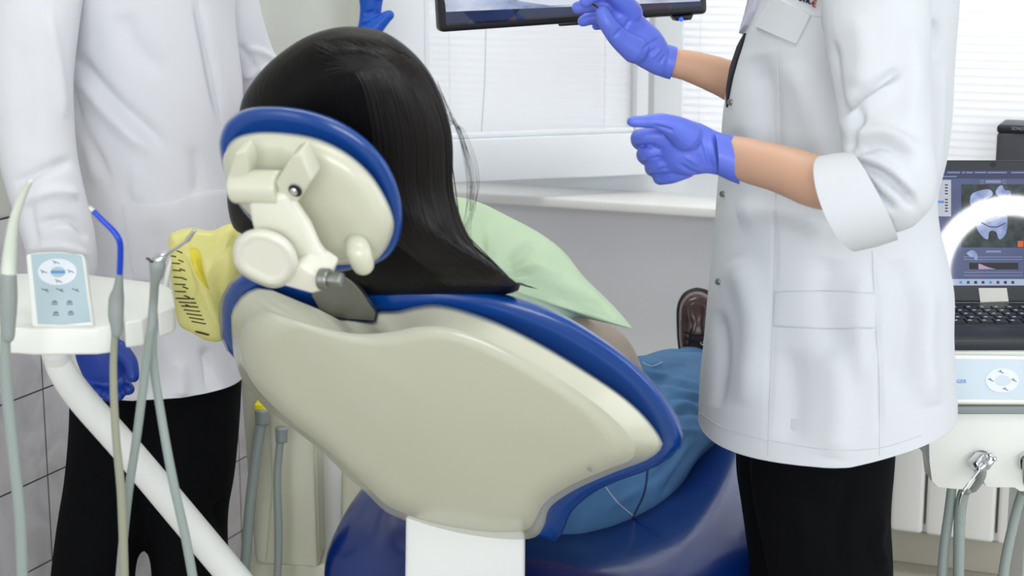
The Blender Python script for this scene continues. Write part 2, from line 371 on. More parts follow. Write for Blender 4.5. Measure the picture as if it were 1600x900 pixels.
# left wall: tiled up to .9 m, paint above
tile = bpy.data.materials.new('grey_marble_tile'); tile.use_nodes = True; nt = tile.node_tree; b = nt.nodes['Principled BSDF']
uv = nt.nodes.new('ShaderNodeUVMap'); br = nt.nodes.new('ShaderNodeTexBrick'); br.offset = 0; br.inputs['Scale'].default_value = 1
br.inputs['Brick Width'].default_value = .34; br.inputs['Row Height'].default_value = .1655; br.inputs['Mortar Size'].default_value = .0016; br.inputs['Mortar Smooth'].default_value = .1
br.inputs['Color1'].default_value = tuple(lin(x) for x in (216, 214, 218))+(1,); br.inputs['Color2'].default_value = tuple(lin(x) for x in (210, 208, 213))+(1,); br.inputs['Mortar'].default_value = (.03, .027, .025, 1)
nz = nt.nodes.new('ShaderNodeTexNoise'); nz.inputs['Scale'].default_value = 9; nz.inputs['Detail'].default_value = 9; nz.inputs['Distortion'].default_value = 1.2
cr = nt.nodes.new('ShaderNodeValToRGB'); cr.color_ramp.elements[0].position = .3; cr.color_ramp.elements[0].color = (.62, .62, .63, 1); cr.color_ramp.elements[1].position = .6; cr.color_ramp.elements[1].color = (1, 1, 1, 1)
mx = nt.nodes.new('ShaderNodeMix'); mx.data_type = 'RGBA'; mx.blend_type = 'MULTIPLY'; mx.inputs[0].default_value = .6
nt.links.new(uv.outputs[0], br.inputs[0]); nt.links.new(uv.outputs[0], nz.inputs['Vector']); nt.links.new(nz.outputs[0], cr.inputs[0]); nt.links.new(br.outputs[0], mx.inputs[6]); nt.links.new(cr.outputs[0], mx.inputs[7])
nt.links.new(mx.outputs[2], b.inputs['Base Color']); b.inputs['Roughness'].default_value = .35
def lwall(z0, z1, m, off=0):
    o = struct(box('wall_left', L0+le*(-1.7)+nl*(off-.1)+EZ*((z0+z1)/2), 4.6, .2, z1-z0, m, None, 0, (le, nl, EZ)))
    uvl = o.data.uv_layers.new(name='UVMap')
    for lp in o.data.loops:
        v = o.data.vertices[lp.vertex_index].co; uvl.data[lp.index].uv = ((v-L0).dot(le)+TS, v.z-.0715+.1655)
    return o
sg = (onplane(68, 700, L0, nl)-L0).dot(le); TS = -sg+.34*8
lwall(0, .9, tile, .006); lwall(.9, 2.8, M['wallg'])
struct(box('floor', (0, 2.4, -.05), 9, 8, .1, M['floor'], None, 0)); struct(box('ceiling', (0, 3.3, 2.85), 9, 6.2, .1, M['ceil'], None, 0))
struct(wbox('baseboard_back', S0, S1, 0, .075, 0, .012, M['base']))
# window
win = bpy.data.objects.new('window_1', None); C.objects.link(win); win.location = Wl(.4, WZ0); win['kind'] = 'structure'
def px_s(px, py=150, off=0): return ons(px, py, off)[0]
wbox('window_frame', WS0, WS0+.06, WZ0, WZ1, -.09, -.01, M['pvc'], win); wbox('window_frame', WS1-.06, WS1, WZ0, WZ1, -.09, -.01, M['pvc'], win)
wbox('window_frame', WS0, WS1, WZ0, WZ0+.06, -.09, -.01, M['pvc'], win); wbox('window_frame', WS0, WS1, WZ1-.06, WZ1, -.09, -.01, M['pvc'], win)
wbox('mullion', px_s(1023), px_s(1066), WZ0+.06, WZ1-.06, -.09, .012, M['pvc'], win, .006)
glass = bpy.data.materials.new('clear_glass'); glass.use_nodes = True; nt = glass.node_tree; nt.nodes.remove(nt.nodes['Principled BSDF'])
tr = nt.nodes.new('ShaderNodeBsdfTransparent'); gl = nt.nodes.new('ShaderNodeBsdfGlossy'); gl.inputs['Roughness'].default_value = .02; fr = nt.nodes.new('ShaderNodeFresnel'); fr.inputs[0].default_value = 1.15
ms = nt.nodes.new('ShaderNodeMixShader'); nt.links.new(fr.outputs[0], ms.inputs[0]); nt.links.new(tr.outputs[0], ms.inputs[1]); nt.links.new(gl.outputs[0], ms.inputs[2]); nt.links.new(ms.outputs[0], nt.nodes['Material Output'].inputs[0])
wbox('window_pane', px_s(1066), WS1-.06, WZ0+.06, WZ1-.06, -.055, -.05, glass, win, 0)
struct(wbox('trim_sill', WS0-.05, WS1+.05, WZ0-.022, WZ0+.003, -.02, .16, M['sill'], None, .006))

# blinds
def blind(label, s0, s1, z0, z1, off):
    r = root('window_blind', label, 'blind', Wl((s0+s1)/2, z0, off)); ps = []; z = z0+.012; sp = .0168
    while z < z1:
        q = Wl((s0+s1)/2, z, off); a = R_(64); d = nb*math.cos(a)+EZ*-math.sin(a); nn = d.cross(e1)
        vs = []; 
        for x in (-1, 1):
            for k in range(5):
                t = (k-2)/2; vs.append(q+e1*x*(s1-s0)/2+d*t*.0095+nn*(1-t*t)*.0016)
        ps.append((vs, [(k, k+1, k+6, k+5) for k in range(4)])); z += sp
    v, f = merge(ps); link('slats', mk(v, f), M['blind'], r)
    wbox('bottom_rail', s0, s1, z0-.006, z0+.006, off-.01, off+.01, M['blind'], r)
    wbox('head_rail', s0, s1, z1, z1+.03, off-.015, off+.015, M['blind'], r)
    for fr_ in (.13, .87):
        s = s0+(s1-s0)*fr_; link('cord', fixn(mk(*sweepg([Wl(s, z0, off+.011), Wl(s, z1, off+.011)], [.0006]*2, n=6, sub=1))), M['pvc'], r)
    return r
bl = blind('white horizontal slat blind behind the black wall monitor, left of the window post', px_s(668), px_s(994), .872, 2.1, .012)
blind('white horizontal slat blind between the window post and the standing coat', px_s(1069), px_s(1290), .872, 2.1, .012)
blind('white horizontal slat blind above the laptop and the small speaker', px_s(1300), WS1-.05, .872, 2.1, .012)
link('pull_cord', fixn(mk(*sweepg([onplane(759, 45, B0+nb*.03, nb), onplane(757, 130, B0+nb*.03, nb), onplane(752, 208, B0+nb*.03, nb)], [.0009]*3, n=6))), M['seam'], bl)
# open sash, hinged at the window post and swung into the room
hp = Vector(onplane(1012, 273, B0+nb*.02, nb)); zb = hp.z; le_pt = P(706, 287, 1)-CAM
q = CAM+le_pt*((zb-H)/le_pt.z)
sd = (q-hp); sd.z = 0; sd.normalize(); sn = Vector((sd.y, -sd.x, 0)); sn = sn if sn.y < 0 else -sn
sash = root('open_window_sash', 'open white window sash swung into the room behind the long black hair', 'window sash', hp)
pl = onplane(597, 292, hp, sn); SL = (pl-hp).dot(sd); zt = onplane(900, 211, hp, sn).z
def sbox(name, a, b, z0, z1, d0, d1, m, bw=.004): return box(name, hp+sd*((a+b)/2)+EZ*((z0+z1)/2-hp.z)+sn*((d0+d1)/2), b-a, d1-d0, z1-z0, m, sash, bw, (sd, sn, EZ))
sbox('bottom_rail', 0, SL, zb, zt, -.05, 0, M['pvc']); sbox('top_rail', 0, SL, 2.1, 2.1+zt-zb, -.05, 0, M['pvc'])
spx = lambda px: (onplane(px, 60, hp, sn)-hp).dot(sd)
sbox('stile', spx(664), SL, zt, 2.1, -.05, 0, M['pvc']); sbox('stile', 0, .03, zt, 2.1, -.05, 0, M['pvc'])
sbox('glazing_bead', spx(664)-.012, spx(664), zt, 2.1, -.03, -.008, M['pvc']); sbox('glazing_bead', .03, spx(664), zt, zt+.012, -.03, -.008, M['pvc'])
sbox('glass_pane', .03, spx(664), zt, 2.1, -.03, -.026, glass, 0)
# radiator
rad = root('radiator', 'white panel radiator under the window behind the black trousers', 'radiator', Wl(1, .1))
s = px_s(1330, 838, .09); k = 0; sec = ons(1443, 825, .11)[0]-ons(1388, 825, .11)[0]; s = ons(1388, 825, .11)[0]-sec
while k < 5:
    s0 = s+k*sec; v = []
    o = wbox('radiator_section', s0+.003, s0+sec-.003, .105, .66, .085, .11, M['rad'], rad, .009); k += 1
wbox('radiator_core', s+.01, s+5*sec-.01, .12, .63, .03, .084, M['radgap'], rad)
for x in (.05, 5*sec-.05): wbox('wall_bracket', s+x-.01, s+x+.01, .3, .34, 0, .03, M['radgap'], rad)
rad.location = Wl(s+2.5*sec, .1)
for o in rad.children: o.matrix_parent_inverse = Matrix.Translation(-rad.location)

# ceiling lamps and ring lamp
for (x, y) in ((-.1, 3.15), (.25, 1.2)):
    r = root('ceiling_lamp', 'flat rectangular ceiling lamp '+('nearest the window' if y > 2 else 'farthest from the window'), 'lamp', (x, y, 2.8), 'ceiling lamps over the room')
    box('lamp_housing', (x, y, 2.78), 1.26, .36, .04, M['lampm'], r); box('diffuser', (x, y, 2.757), 1.2, .3, .01, M['lamp'], r)

# ------------------------------------------------------------ dental chair
TH = R_(21); fh = Vector((math.sin(TH), math.cos(TH), 0)); wv = Vector((math.cos(TH), -math.sin(TH), 0))
def bplane(al): return Vector((-math.sin(TH)*math.sin(al), -math.cos(TH)*math.sin(al), -math.cos(al)))
nB = bplane(R_(50)); pB = P(700, 640, 2.25); nH = bplane(R_(62)); pH = P(480, 310, 1.93)
chair = root('dental_chair', 'blue vinyl reclined dental chair with cream shell carrying the patient', 'dental chair', (P(820, 880, 2.75).x, 2.75, 0))
BP = [(342, 500), (344, 472), (352, 450), (366, 434), (384, 424), (410, 424), (450, 440), (500, 452), (560, 456), (600, 451), (640, 446), (680, 446), (720, 449), (765, 455), (820, 468), (880, 492), (940, 528), (990, 566), (1030, 607), (1058, 650), (1068, 685), (1056, 708), (1020, 732), (965, 752), (925, 772), (893, 800), (880, 830), (866, 848), (840, 842), (760, 830), (660, 805), (570, 745), (500, 690), (430, 628), (385, 580), (354, 548), (344, 525)]
BS = [(361, 500), (364, 482), (378, 462), (398, 450), (418, 450), (440, 458), (478, 474), (503, 484), (505, 494), (545, 498), (584, 502), (589, 487), (620, 485), (650, 478), (682, 475), (725, 484), (785, 506), (855, 542), (920, 582), (975, 620), (1012, 655), (1035, 690), (1030, 705), (1008, 720), (960, 738), (905, 762), (868, 785), (856, 800), (850, 822), (832, 841), (780, 842), (720, 836), (660, 823), (620, 808), (598, 796), (570, 768), (540, 742), (500, 703), (455, 668), (415, 638), (382, 598), (366, 560)]
BI = [(374, 530), (380, 508), (398, 492), (420, 487), (450, 496), (490, 508), (530, 518), (570, 522), (615, 518), (650, 511), (690, 510), (735, 521), (790, 545), (850, 578), (905, 612), (955, 650), (985, 684), (992, 706), (984, 720), (950, 733), (900, 754), (862, 776), (845, 794), (836, 812), (822, 828), (780, 832), (720, 826), (660, 813), (620, 797), (600, 786), (575, 762), (545, 735), (505, 698), (462, 664), (422, 630), (392, 594), (378, 560)]
pad('backrest_pad', BP, (700, 640), pB, nB, [(40, -.004), (14, .0), (4, -.012), (0, -.03), (3, -.055), (14, -.075), (40, -.09)], M['blue'], chair, capb=-.01)
shell = pad('backrest_shell', BS, (700, 640), pB, nB, [(BI, .042), ([(a+(c-a)*.5, b_+(d-b_)*.5) for (a, b_), (c, d) in zip(BI, BI)], .0415), (9, .027), (3, .014), (0, .002), (0, -.01)], M['cream'], chair, N=200, capf=.006)
lobj('screw_cap', [(.0012, 0), (.0035, .002), (.0015, .003)], onplane(922, 732, pB+nB*.046, nB), nB, M['gray'], chair)
# headrest
HP = [(343, 235), (344, 212), (356, 188), (385, 170), (430, 166), (480, 172), (530, 189), (572, 217), (603, 252), (621, 290), (629, 330), (626, 368), (612, 396), (590, 412), (560, 420), (500, 425), (440, 390), (380, 330), (352, 275)]
HS = [(349, 262), (351, 238), (366, 216), (400, 206), (450, 207), (500, 217), (545, 240), (580, 272), (604, 310), (616, 345), (612, 372), (598, 397), (578, 412), (545, 414), (500, 412), (450, 385), (400, 345), (362, 300)]
HI = [(368, 272), (372, 255), (385, 243), (412, 236), (450, 238), (495, 248), (530, 268), (560, 296), (582, 330), (592, 355), (588, 372), (578, 386), (560, 396), (540, 400), (505, 398), (460, 372), (412, 332), (378, 296)]
pad('headrest_pad', HP, (480, 300), pH, nH, [(26, -.004), (9, .004), (2, -.008), (0, -.022), (4, -.038), (14, -.05), (30, -.056)], M['blue'], chair, capb=-.012)
hs = pad('headrest_shell', HS, (480, 310), pH, nH, [(HI, .034), (9, .026), (3, .014), (0, .002), (0, -.008)], M['cream'], chair, capf=.008)
def hP(px, py, h): return onplane(px, py, pH+nH*h, nH)
# release lever at the lower edge of the headrest shell
v, f = sweepg([hP(556, 372, .03), hP(560, 392, .05), hP(567, 412, .052)], [.011, .0135, .0125], n=20); link('headrest_lever', fixn(mk(v, f)), M['cream'], hs)
# knuckle bracket
def hbox(name, ol, h0, h1, m, par, bw=.003): return prism(name, ol, pH, nH, h0, h1, m, par, bw)
br_ = bpy.data.objects.new
g = []
g1 = hbox('clevis_ear', [(366, 240), (381, 236), (388, 258), (384, 300), (360, 306), (353, 280)], .055, .078, M['cream'], chair)
g2 = hbox('clevis_ear', [(455, 246), (468, 240), (487, 283), (466, 315), (438, 318), (430, 285)], .06, .085, M['cream'], chair)
v, f = sweepg([hP(366, 291, .075), hP(440, 293, .075)], [.018, .018], n=28, cap=False); link('hinge_barrel', bevel(mk(v, f), .003), M['cream'], chair)
lobj('hinge_hole', [(.006, 0), (.0075, .001), (.0075, .0015), (.0055, .0018)], hP(462, 297, .0855), nH, M['dark'], chair); lobj('hinge_pin', [(.0042, 0), (.0042, .002), (.003, .003)], hP(460, 298, .0868), nH, M['chrome'], chair)
hbox('link_arm', [(384, 305), (446, 305), (458, 330), (478, 360), (492, 392), (512, 420), (505, 452), (488, 461), (455, 440), (420, 420), (396, 372), (388, 340)], .070, .090, M['creamw'], chair, .008)
pad('adjust_knob', [(364, 400), (366, 380), (378, 366), (396, 358), (420, 359), (444, 370), (460, 388), (466, 410), (460, 432), (445, 446), (425, 450), (400, 442), (380, 430), (368, 416)], (414, 404), pH, nH, [(16, .126), (12, .128), (4, .120), (0, .108), (1, .095), (4, .085)], M['creamw'], chair)
hbox('knob_neck', [(430, 430), (470, 415), (508, 440), (502, 456), (488, 461), (440, 448)], .07, .112, M['creamw'], chair, .005)
bo = hP(505, 436, .118); v, f = sweepg([bo, bo+wv*.022], [.0085, .0085], n=8, cap=False, sub=1); autos(link('clamp_bolt', bevel(mk(v, f), .0015), M['steel'], chair)); v, f = sweepg([bo-wv*.004, bo+wv*.008], [.0115]*2, n=24, cap=False, sub=1); autos(link('bolt_washer', bevel(mk(v, f), .002), M['steel'], chair))
prism('support_plate', [(486, 462), (505, 446), (512, 420), (530, 428), (548, 440), (565, 458), (578, 478), (586, 488), (584, 502), (545, 499), (505, 494)], pB, nB, .012, .02, M['steel'], chair, .0015)
# lower hinge cover and seat
c_ = P(727, 905, 2.43); prism('hinge_cover', [(634, 800), (632, 960), (640, 1010), (812, 1010), (820, 960), (821, 812), (800, 790), (660, 790)], P(727, 900, 2.44), Vector((0, -1, 0)), -.06, 0, M['white'], chair, .006)
OL = Vector((P(828, 862, 2.6).x, 2.62, 0))
def seat():
    st = [(-.12, .22, .30, .36, .0, .02), (-.105, .28, .27, .41, .006, .03), (-.06, .325, .25, .465, .016, .05), (.02, .345, .25, .495, .04, .05), (.12, .35, .26, .52, .07, .05), (.28, .34, .28, .545, .08, .05), (.5, .30, .34, .55, .05, .04), (.75, .255, .37, .51, .03, .04), (.95, .22, .39, .485, .02, .04), (1.15, .19, .40, .475, .01, .03), (1.18, .14, .42, .46, 0, .02)]
    q = catmull(st, 6); N = 64; vs, fs = [], []
    for s_, hw, z0, z1, dip, _ in q:
        for i in range(N):
            a = 2*math.pi*i/N; ca, sa = math.cos(a), math.sin(a); e = 2/3.4
            x = hw*math.copysign(abs(ca)**e, ca); zc = (z0+z1)/2; z = zc+(z1-z0)/2*math.copysign(abs(sa)**e, sa)
            if sa > 0: z += -dip*max(0, 1-(x/hw/.72)**2)**1.0
            if x < 0: z += .04*(x/hw)**2*max(0, 1-abs(s_-.12)/.4)
            vs.append(OL+fh*s_+wv*x+EZ*z)
    K = len(q)
    for k in range(K-1):
        for i in range(N): fs.append((k*N+i, k*N+(i+1) % N, (k+1)*N+(i+1) % N, (k+1)*N+i))
    fs.append(tuple(range(N))[::-1]); fs.append(tuple(range((K-1)*N, K*N))); return fixn(mk(vs, fs))
link('seat_pad', seat(), M['navy'], chair)
box('seat_frame', OL+fh*.55+EZ*.315, .36, 1.0, .06, M['cream'], chair, .02, (wv, fh, EZ))
box('lift_column', OL+fh*.45+EZ*.165, .22, .3, .27, M['cream'], chair, .03, (wv, fh, EZ)); box('base_plate', OL+fh*.45+EZ*.02, .42, .8, .04, M['cream'], chair, .015, (wv, fh, EZ))
for sgn in (0,):
    box('backrest_hinge', OL+fh*-.02+EZ*.40, .3, .12, .05, M['steel'], chair, .01, (wv, fh, EZ))

# ------------------------------------------------------------ patient
def pt(px, py, Y, r): return (px, py, Y, r)
pat = root('person', 'patient with long black hair and pale green cape lying back in the dental chair', 'person', P(820, 860, 2.85)*1)
body = fuse([chain([(520, 235, 2.1, 70), (545, 190, 2.12, 84), (555, 145, 2.12, 76)]), chain([(540, 220, 2.16, 45), (600, 330, 2.22, 42), (640, 400, 2.3, 60)]),
  chain([(640, 400, 2.36, 50), (700, 520, 2.48, 92), (790, 640, 2.66, 95), (870, 745, 2.86, 72)]), chain([(560, 420, 2.38, 50), (640, 405, 2.36, 50), (750, 410, 2.40, 42)]),
  chain([(560, 420, 2.4, 42), (540, 560, 2.6, 36), (620, 660, 2.75, 28), (720, 680, 2.8, 24)]), chain([(760, 410, 2.40, 40), (870, 530, 2.46, 32), (940, 595, 2.52, 30), (900, 640, 2.75, 26)]),
  chain([(850, 750, 2.9, 60), (985, 640, 3.1, 42), (1040, 592, 3.36, 28), (1078, 570, 3.56, 20)]), chain([(920, 755, 2.86, 60), (1045, 660, 3.0, 48), (1150, 606, 3.3, 34), (1157, 568, 3.56, 20)])], .012, 8)
link('body', body, M['skin'], pat)
HO = [(372, 185), (380, 152), (402, 118), (432, 88), (475, 59), (520, 44), (560, 42), (600, 50), (638, 75), (668, 108), (690, 150), (704, 198), (708, 240), (706, 280), (712, 318), (726, 358), (748, 394), (778, 424), (812, 444), (800, 458), (740, 464), (660, 464), (600, 462), (540, 452), (480, 430), (440, 410), (395, 372), (368, 360), (357, 330), (355, 290), (362, 235)]
nHair = (nH*.6+Vector((0, -1, 0))*.4).normalized()
hair = pad('hair', HO, (570, 290), P(560, 240, 2.06), nHair, [(70, .058), (40, .048), (18, .03), (5, .01), (0, -.015), (5, -.05), (22, -.1), (55, -.15)], M['hair'], pat, N=220, capf=.008, capb=.03)
def flow(u, k):   # one lock: from the crown to the tips ; u 0..1 across
    a = (540+60*u, 60+18*abs(u-.3)); 
    return a
hb = bvh(hair.data); ps = []
for i in range(240):
    u = i/239+random.uniform(-.02, .02); x0 = 470+110*u; j = random.uniform(-5, 5)
    pl = [(x0+20, 64+60*random.random()**1.5), (560+95*u+j, 105+10*(1-u)), (585+112*u+j, 200), (592+112*u+j, 300), (618+110*u+j, 372), (680+100*u+j, 424), (700+110*u+j+random.uniform(-8, 8), 446)]
    q = [hit(hb, p[0], p[1], .0008) for p in catmull(pl, 5)]; q = [x for x in q if x]
    if len(q) > 6: ps.append(sweepg(q, [.0002, .0004, .0006]+[.0007]*(len(q)-5)+[.0006, .0003], n=5, sub=1))
v, f = merge(ps); link('hair_lock', mk(v, f), M['strand'], hair)
ps = []
for i in range(18):   # loose hairs right of the head
    j = random.uniform(-1, 1); e = random.uniform(0, 1)
    j2 = random.uniform(-1, 1); pl = [(683+14*e+3*j, 125+70*e, 2.07, .3), (712+8*e+4*j, 200, 2.09, .3), (726+10*e+6*j+4*j2, 245, 2.08, .28), (734+8*e+6*j+6*j2, 290, 2.07, .25), (734+8*j2, 330, 2.07, .22), (728+10*j, 345+30*e, 2.07, .18)]
    ps.append(chain(pl if e > .3 else pl[:5], n=4, sub=4, cap=False))
for i in range(30):
    j = random.uniform(-1, 1); ps.append(chain([(745+10*j, 395, 2.07, .5), (775+8*j, 425+4*j, 2.07, .5), (805+12*j, 442+4*j, 2.07, .4), (828+14*j, 447+5*j, 2.07, .2)], n=4, sub=4, cap=False))
v, f = merge(ps); link('loose_hair', mk(v, f), M['strand'], hair)
CO = [(640, 330), (690, 312), (712, 306), (752, 314), (800, 337), (850, 366), (886, 396), (915, 432), (950, 470), (975, 497), (991, 515), (984, 521), (965, 507), (940, 501), (900, 497), (870, 520), (820, 560), (740, 580), (640, 560), (580, 500), (560, 440), (590, 370)]
nC = Vector((.12, -.8, .5)).normalized(); cape = pad('cape', CO, (760, 440), P(800, 430, 2.33), nC, [(60, .016), (28, .012), (9, .004), (2, -.006), (0, -.014), (6, -.04), (30, -.09), (70, -.12)], M['cape'], pat, N=160, capf=.006)
folds(cape.data, [(a, b_, c*2.2) for a, b_, c in [([(735, 335), (790, 350), (835, 362)], 6, -.004), ([(800, 385), (806, 420), (795, 440)], 7, -.006), ([(830, 400), (845, 440)], 8, .006), ([(870, 420), (920, 470), (960, 505)], 9, .006), ([(760, 360), (765, 410)], 8, .005), ([(900, 480), (950, 490), (985, 515)], 5, -.004), ([(820, 430), (880, 470)], 9, -.004), ([(730, 345), (745, 400), (790, 435)], 10, .005), ([(850, 385), (890, 440), (905, 480)], 8, -.004)]], nz=.006, nsc=11)
sl = fuse([chain([(760, 470, 2.40, 60), (870, 520, 2.44, 50), (935, 556, 2.5, 52), (968, 590, 2.55, 40)])], .006, 6)
folds(sl, [([(900, 505), (940, 525), (985, 560)], 5, -.004), ([(930, 500), (960, 515), (990, 545)], 5, .004)]); link('shirt_sleeve', sl, M['shirt'], pat)
jn = fuse([chain([(850, 745, 2.85, 100), (885, 762, 2.82, 98), (940, 740, 2.84, 92)]), chain([(900, 770, 2.8, 84), (975, 728, 2.86, 90), (1045, 660, 2.98, 74), (1150, 612, 3.3, 60), (1160, 572, 3.55, 38)]), chain([(870, 740, 2.9, 84), (985, 640, 3.1, 66), (1040, 592, 3.36, 46), (1070, 580, 3.5, 36), (1084, 566, 3.56, 30)]), chain([(1000, 600, 3.0, 45), (1060, 600, 3.2, 50), (1130, 600, 3.3, 50)])], .006, 7)
FJ = [([(1000+i*12, 580+i*14), (1050+i*6, 590+i*10), (1100, 605+i*9)], 4.5, .005*(-1)**i) for i in range(6)]
FJ += [([(1015+i*9, 572+i*26), (1050+i*4, 560+i*28), (1098, 566+i*27)], 3, .004*(-1)**i) for i in range(5)]
FJ += [([(1010, 575), (1040, 568), (1098, 572)], 4, .005), ([(990, 770), (1040, 730), (1075, 680)], 5, -.004), ([(1030, 780), (1060, 735), (1090, 690)], 5, -.004), ([(950, 790), (990, 770), (1015, 750)], 5, .004)]
folds(jn, FJ); je = link('jeans', jn, M['jeans'], pat); jb = bvh(jn)
surfline('side_seam', jb, [[(1012, 732), (1006, 770), (990, 805), (982, 822)]], .0022, M['denimseam'], je); surfline('pocket_stitching', jb, [[(944, 758), (965, 785), (990, 806)]], .0011, M['stitch'], je); surfline('waist_seam', jb, [[(1004, 566), (1018, 572), (1034, 566)]], .0009, M['stitch'], je)
# boots
def boot(dx, lab):
    nS = Vector((.05, -.97, .2)).normalized(); p0 = P(1085+dx, 500, 3.6); o = lambda L: [(a+dx, b_) for a, b_ in L]
    b1 = pad('boot', o([(1060, 505), (1061, 480), (1068, 464), (1080, 455), (1095, 454), (1110, 462), (1120, 480), (1123, 510), (1118, 540), (1110, 562), (1072, 562), (1062, 540)]), (1091+dx, 505), p0, nS, [(15, .048), (8, .042), (3, .028), (1, .008), (1, -.01)], M['boot'], pat, N=80, capf=.006)
    pad('boot_sole', o([(1057, 505), (1058, 478), (1066, 460), (1080, 451), (1096, 450), (1113, 458), (1124, 478), (1127, 510), (1120, 545), (1112, 566), (1070, 566), (1060, 545)]), (1091+dx, 505), p0, nS, [(2, -.006), (0, -.012), (0, -.022), (3, -.03)], M['bootblack'], b1, N=80)
    bb = bvh(b1.data); surfline('lace', bb, [[(1072+dx, 519), (1090+dx, 524), (1110+dx, 519)], [(1070+dx, 528), (1090+dx, 533), (1112+dx, 528)], [(1069+dx, 538), (1090+dx, 543), (1113+dx, 538)], [(1072+dx, 546), (1090+dx, 550), (1110+dx, 546)], [(1080+dx, 515), (1076+dx, 545)]], .0026, M['lace'], b1, .001); surfline('welt_stitching', bb, [[(1064+dx, 500), (1065+dx, 480), (1072+dx, 466), (1082+dx, 459), (1096+dx, 458), (1108+dx, 465)]], .0008, M['stitchw'], b1)
    q = hit(bb, 1097+dx, 536, .002); torus('eyelet', q, nS, .0035, .0012, M['chrome'], b1, 20, 8)
    v, f = chain([(1092+dx, 540, 3.62, 26), (1090+dx, 575, 3.66, 27)]); link('boot_shaft', fixn(mk(v, f)), M['bootblack'], b1)
boot(0, ''); boot(72, '')

# ------------------------------------------------------------ standing doctor at the right
dr = root('person', 'standing person in white short coat and periwinkle gloves holding a probe', 'person', (.43, 2.47, 0))
XR = P(1290, 300, 2.47).x
def wp(x, y, z): return Vector((x, y, z))
def human(parts, vox=.012): return fuse(parts, vox, 8)
hd = lambda x, y, z: [sweepg([wp(x, y, z-.02), wp(x+.0, y, z+.10)], [.068, .082], n=24), sweepg([wp(x, y+.01, z-.2), wp(x, y, z)], [.052, .05], n=20)]
ra = [(1385, -60, 2.33, 38), (1390, 150, 2.2, 38), (1392, 272, 2.13, 36), (1300, 288, 2.14, 44), (1220, 264, 2.2, 39), (1150, 246, 2.25, 35), (1115, 240, 2.27, 30)]
fa = [(1300, -80, 2.7, 42), (1280, 80, 2.74, 44), (1210, 150, 2.7, 38), (1130, 121, 2.66, 31), (1080, 104, 2.65, 26), (1045, 96, 2.64, 23), (1010, 80, 2.63, 20)]
b_ = human([sweepg([wp(XR, 2.47, .8), wp(XR, 2.46, 1.1), wp(XR, 2.46, 1.34)], [.1, .09, .085], n=28), chain(ra), chain(fa), sweepg([wp(XR+.05, 2.36, 1.36), wp(XR+.02, 2.45, 1.38), wp(XR, 2.6, 1.36)], [.04, .05, .045])]+hd(XR-.02, 2.44, 1.54)+
  [sweepg([wp(XR-.1, 2.42, 1.53), wp(XR-.125, 2.41, 1.515)], [.011, .013])]+[sweepg([wp(P(1290,800,2.41).x, 2.41, .85), wp(P(1298,900,2.4).x, 2.4, .5), wp(P(1300,900,2.4).x, 2.4, .08)], [.055, .045, .035]), sweepg([wp(P(1245,800,2.55).x, 2.55, .85), wp(P(1235,900,2.55).x, 2.55, .5), wp(P(1240,900,2.55).x, 2.55, .08)], [.055, .045, .035])], .007)
link('body', b_, M['skin'], dr)
v, f = merge([sweepg([wp(XR+.02, 2.46, 1.66), wp(XR+.045, 2.47, 1.58), wp(XR+.05, 2.48, 1.48)], [.088, .075, .04], n=24)]); link('hair', fixn(mk(v, f)), M['hair'], dr)
# coat
CR = [(-178, 1262, 1372, 2.47, .055), (-160, 1225, 1425, 2.47, .10), (-120, 1200, 1468, 2.47, .165), (-60, 1186, 1488, 2.47, .185), (0, 1178, 1490, 2.47, .185), (60, 1160, 1487, 2.47, .18), (120, 1140, 1484, 2.47, .17), (180, 1130, 1480, 2.47, .165), (240, 1127, 1472, 2.47, .16), (300, 1122, 1458, 2.47, .155), (350, 1118, 1462, 2.47, .16), (400, 1114, 1474, 2.47, .165), (460, 1109, 1483, 2.47, .172), (530, 1103, 1482, 2.47, .18), (600, 1096, 1485, 2.47, .19), (640, 1093, 1487, 2.47, .195), (666, 1092, 1487, 2.47, .198)]
v, f = silg(CR, N=220, sub=14, exp=2.15, closed_bottom=False); cm = mk(v, f); fixn(cm)
for q in cm.vertices:   # the hem rises towards the back
    k = min(1, max(0, (1.0-q.co.z)/.28)); q.co.z += k*(.20*max(0, q.co.x-XR-.01)-.0*k)
FC = [([(1180, 80), (1200, 200), (1195, 330)], 26, -.010), ([(1240, 90), (1270, 190), (1290, 300)], 22, .008), ([(1140, 200), (1170, 260), (1260, 300)], 16, -.006), ([(1300, 360), (1220, 330), (1150, 340)], 20, .008), ([(1150, 400), (1180, 500), (1165, 640)], 22, .010), ([(1230, 540), (1240, 620), (1235, 700)], 24, -.008), ([(1300, 540), (1310, 640), (1300, 720)], 24, .008), ([(1400, 400), (1420, 500), (1400, 620)], 20, -.009), ([(1450, 440), (1440, 540), (1455, 640)], 18, .010), ([(1120, 480), (1130, 560), (1118, 640)], 12, -.007), ([(1300, 400), (1290, 470), (1310, 560)], 22, -.006), ([(1345, 420), (1340, 520), (1350, 600)], 16, .006),
 ([(1458, 30), (1462, 60), (1452, 90)], 7, -.008), ([(1470, 100), (1465, 200), (1460, 300)], 10, .006), ([(1213, 60), (1212, 220), (1210, 400), (1205, 560), (1200, 712)], 2.2, -.0022), ([(1362, 392), (1368, 500), (1374, 600), (1374, 712)], 2.2, -.003)]
folds(cm, [(a, b_, c*1.25) for a, b_, c in FC], nz=.003, nsc=8); coat = link('coat', cm, M['coat2'], dr); cb = bvh(cm)
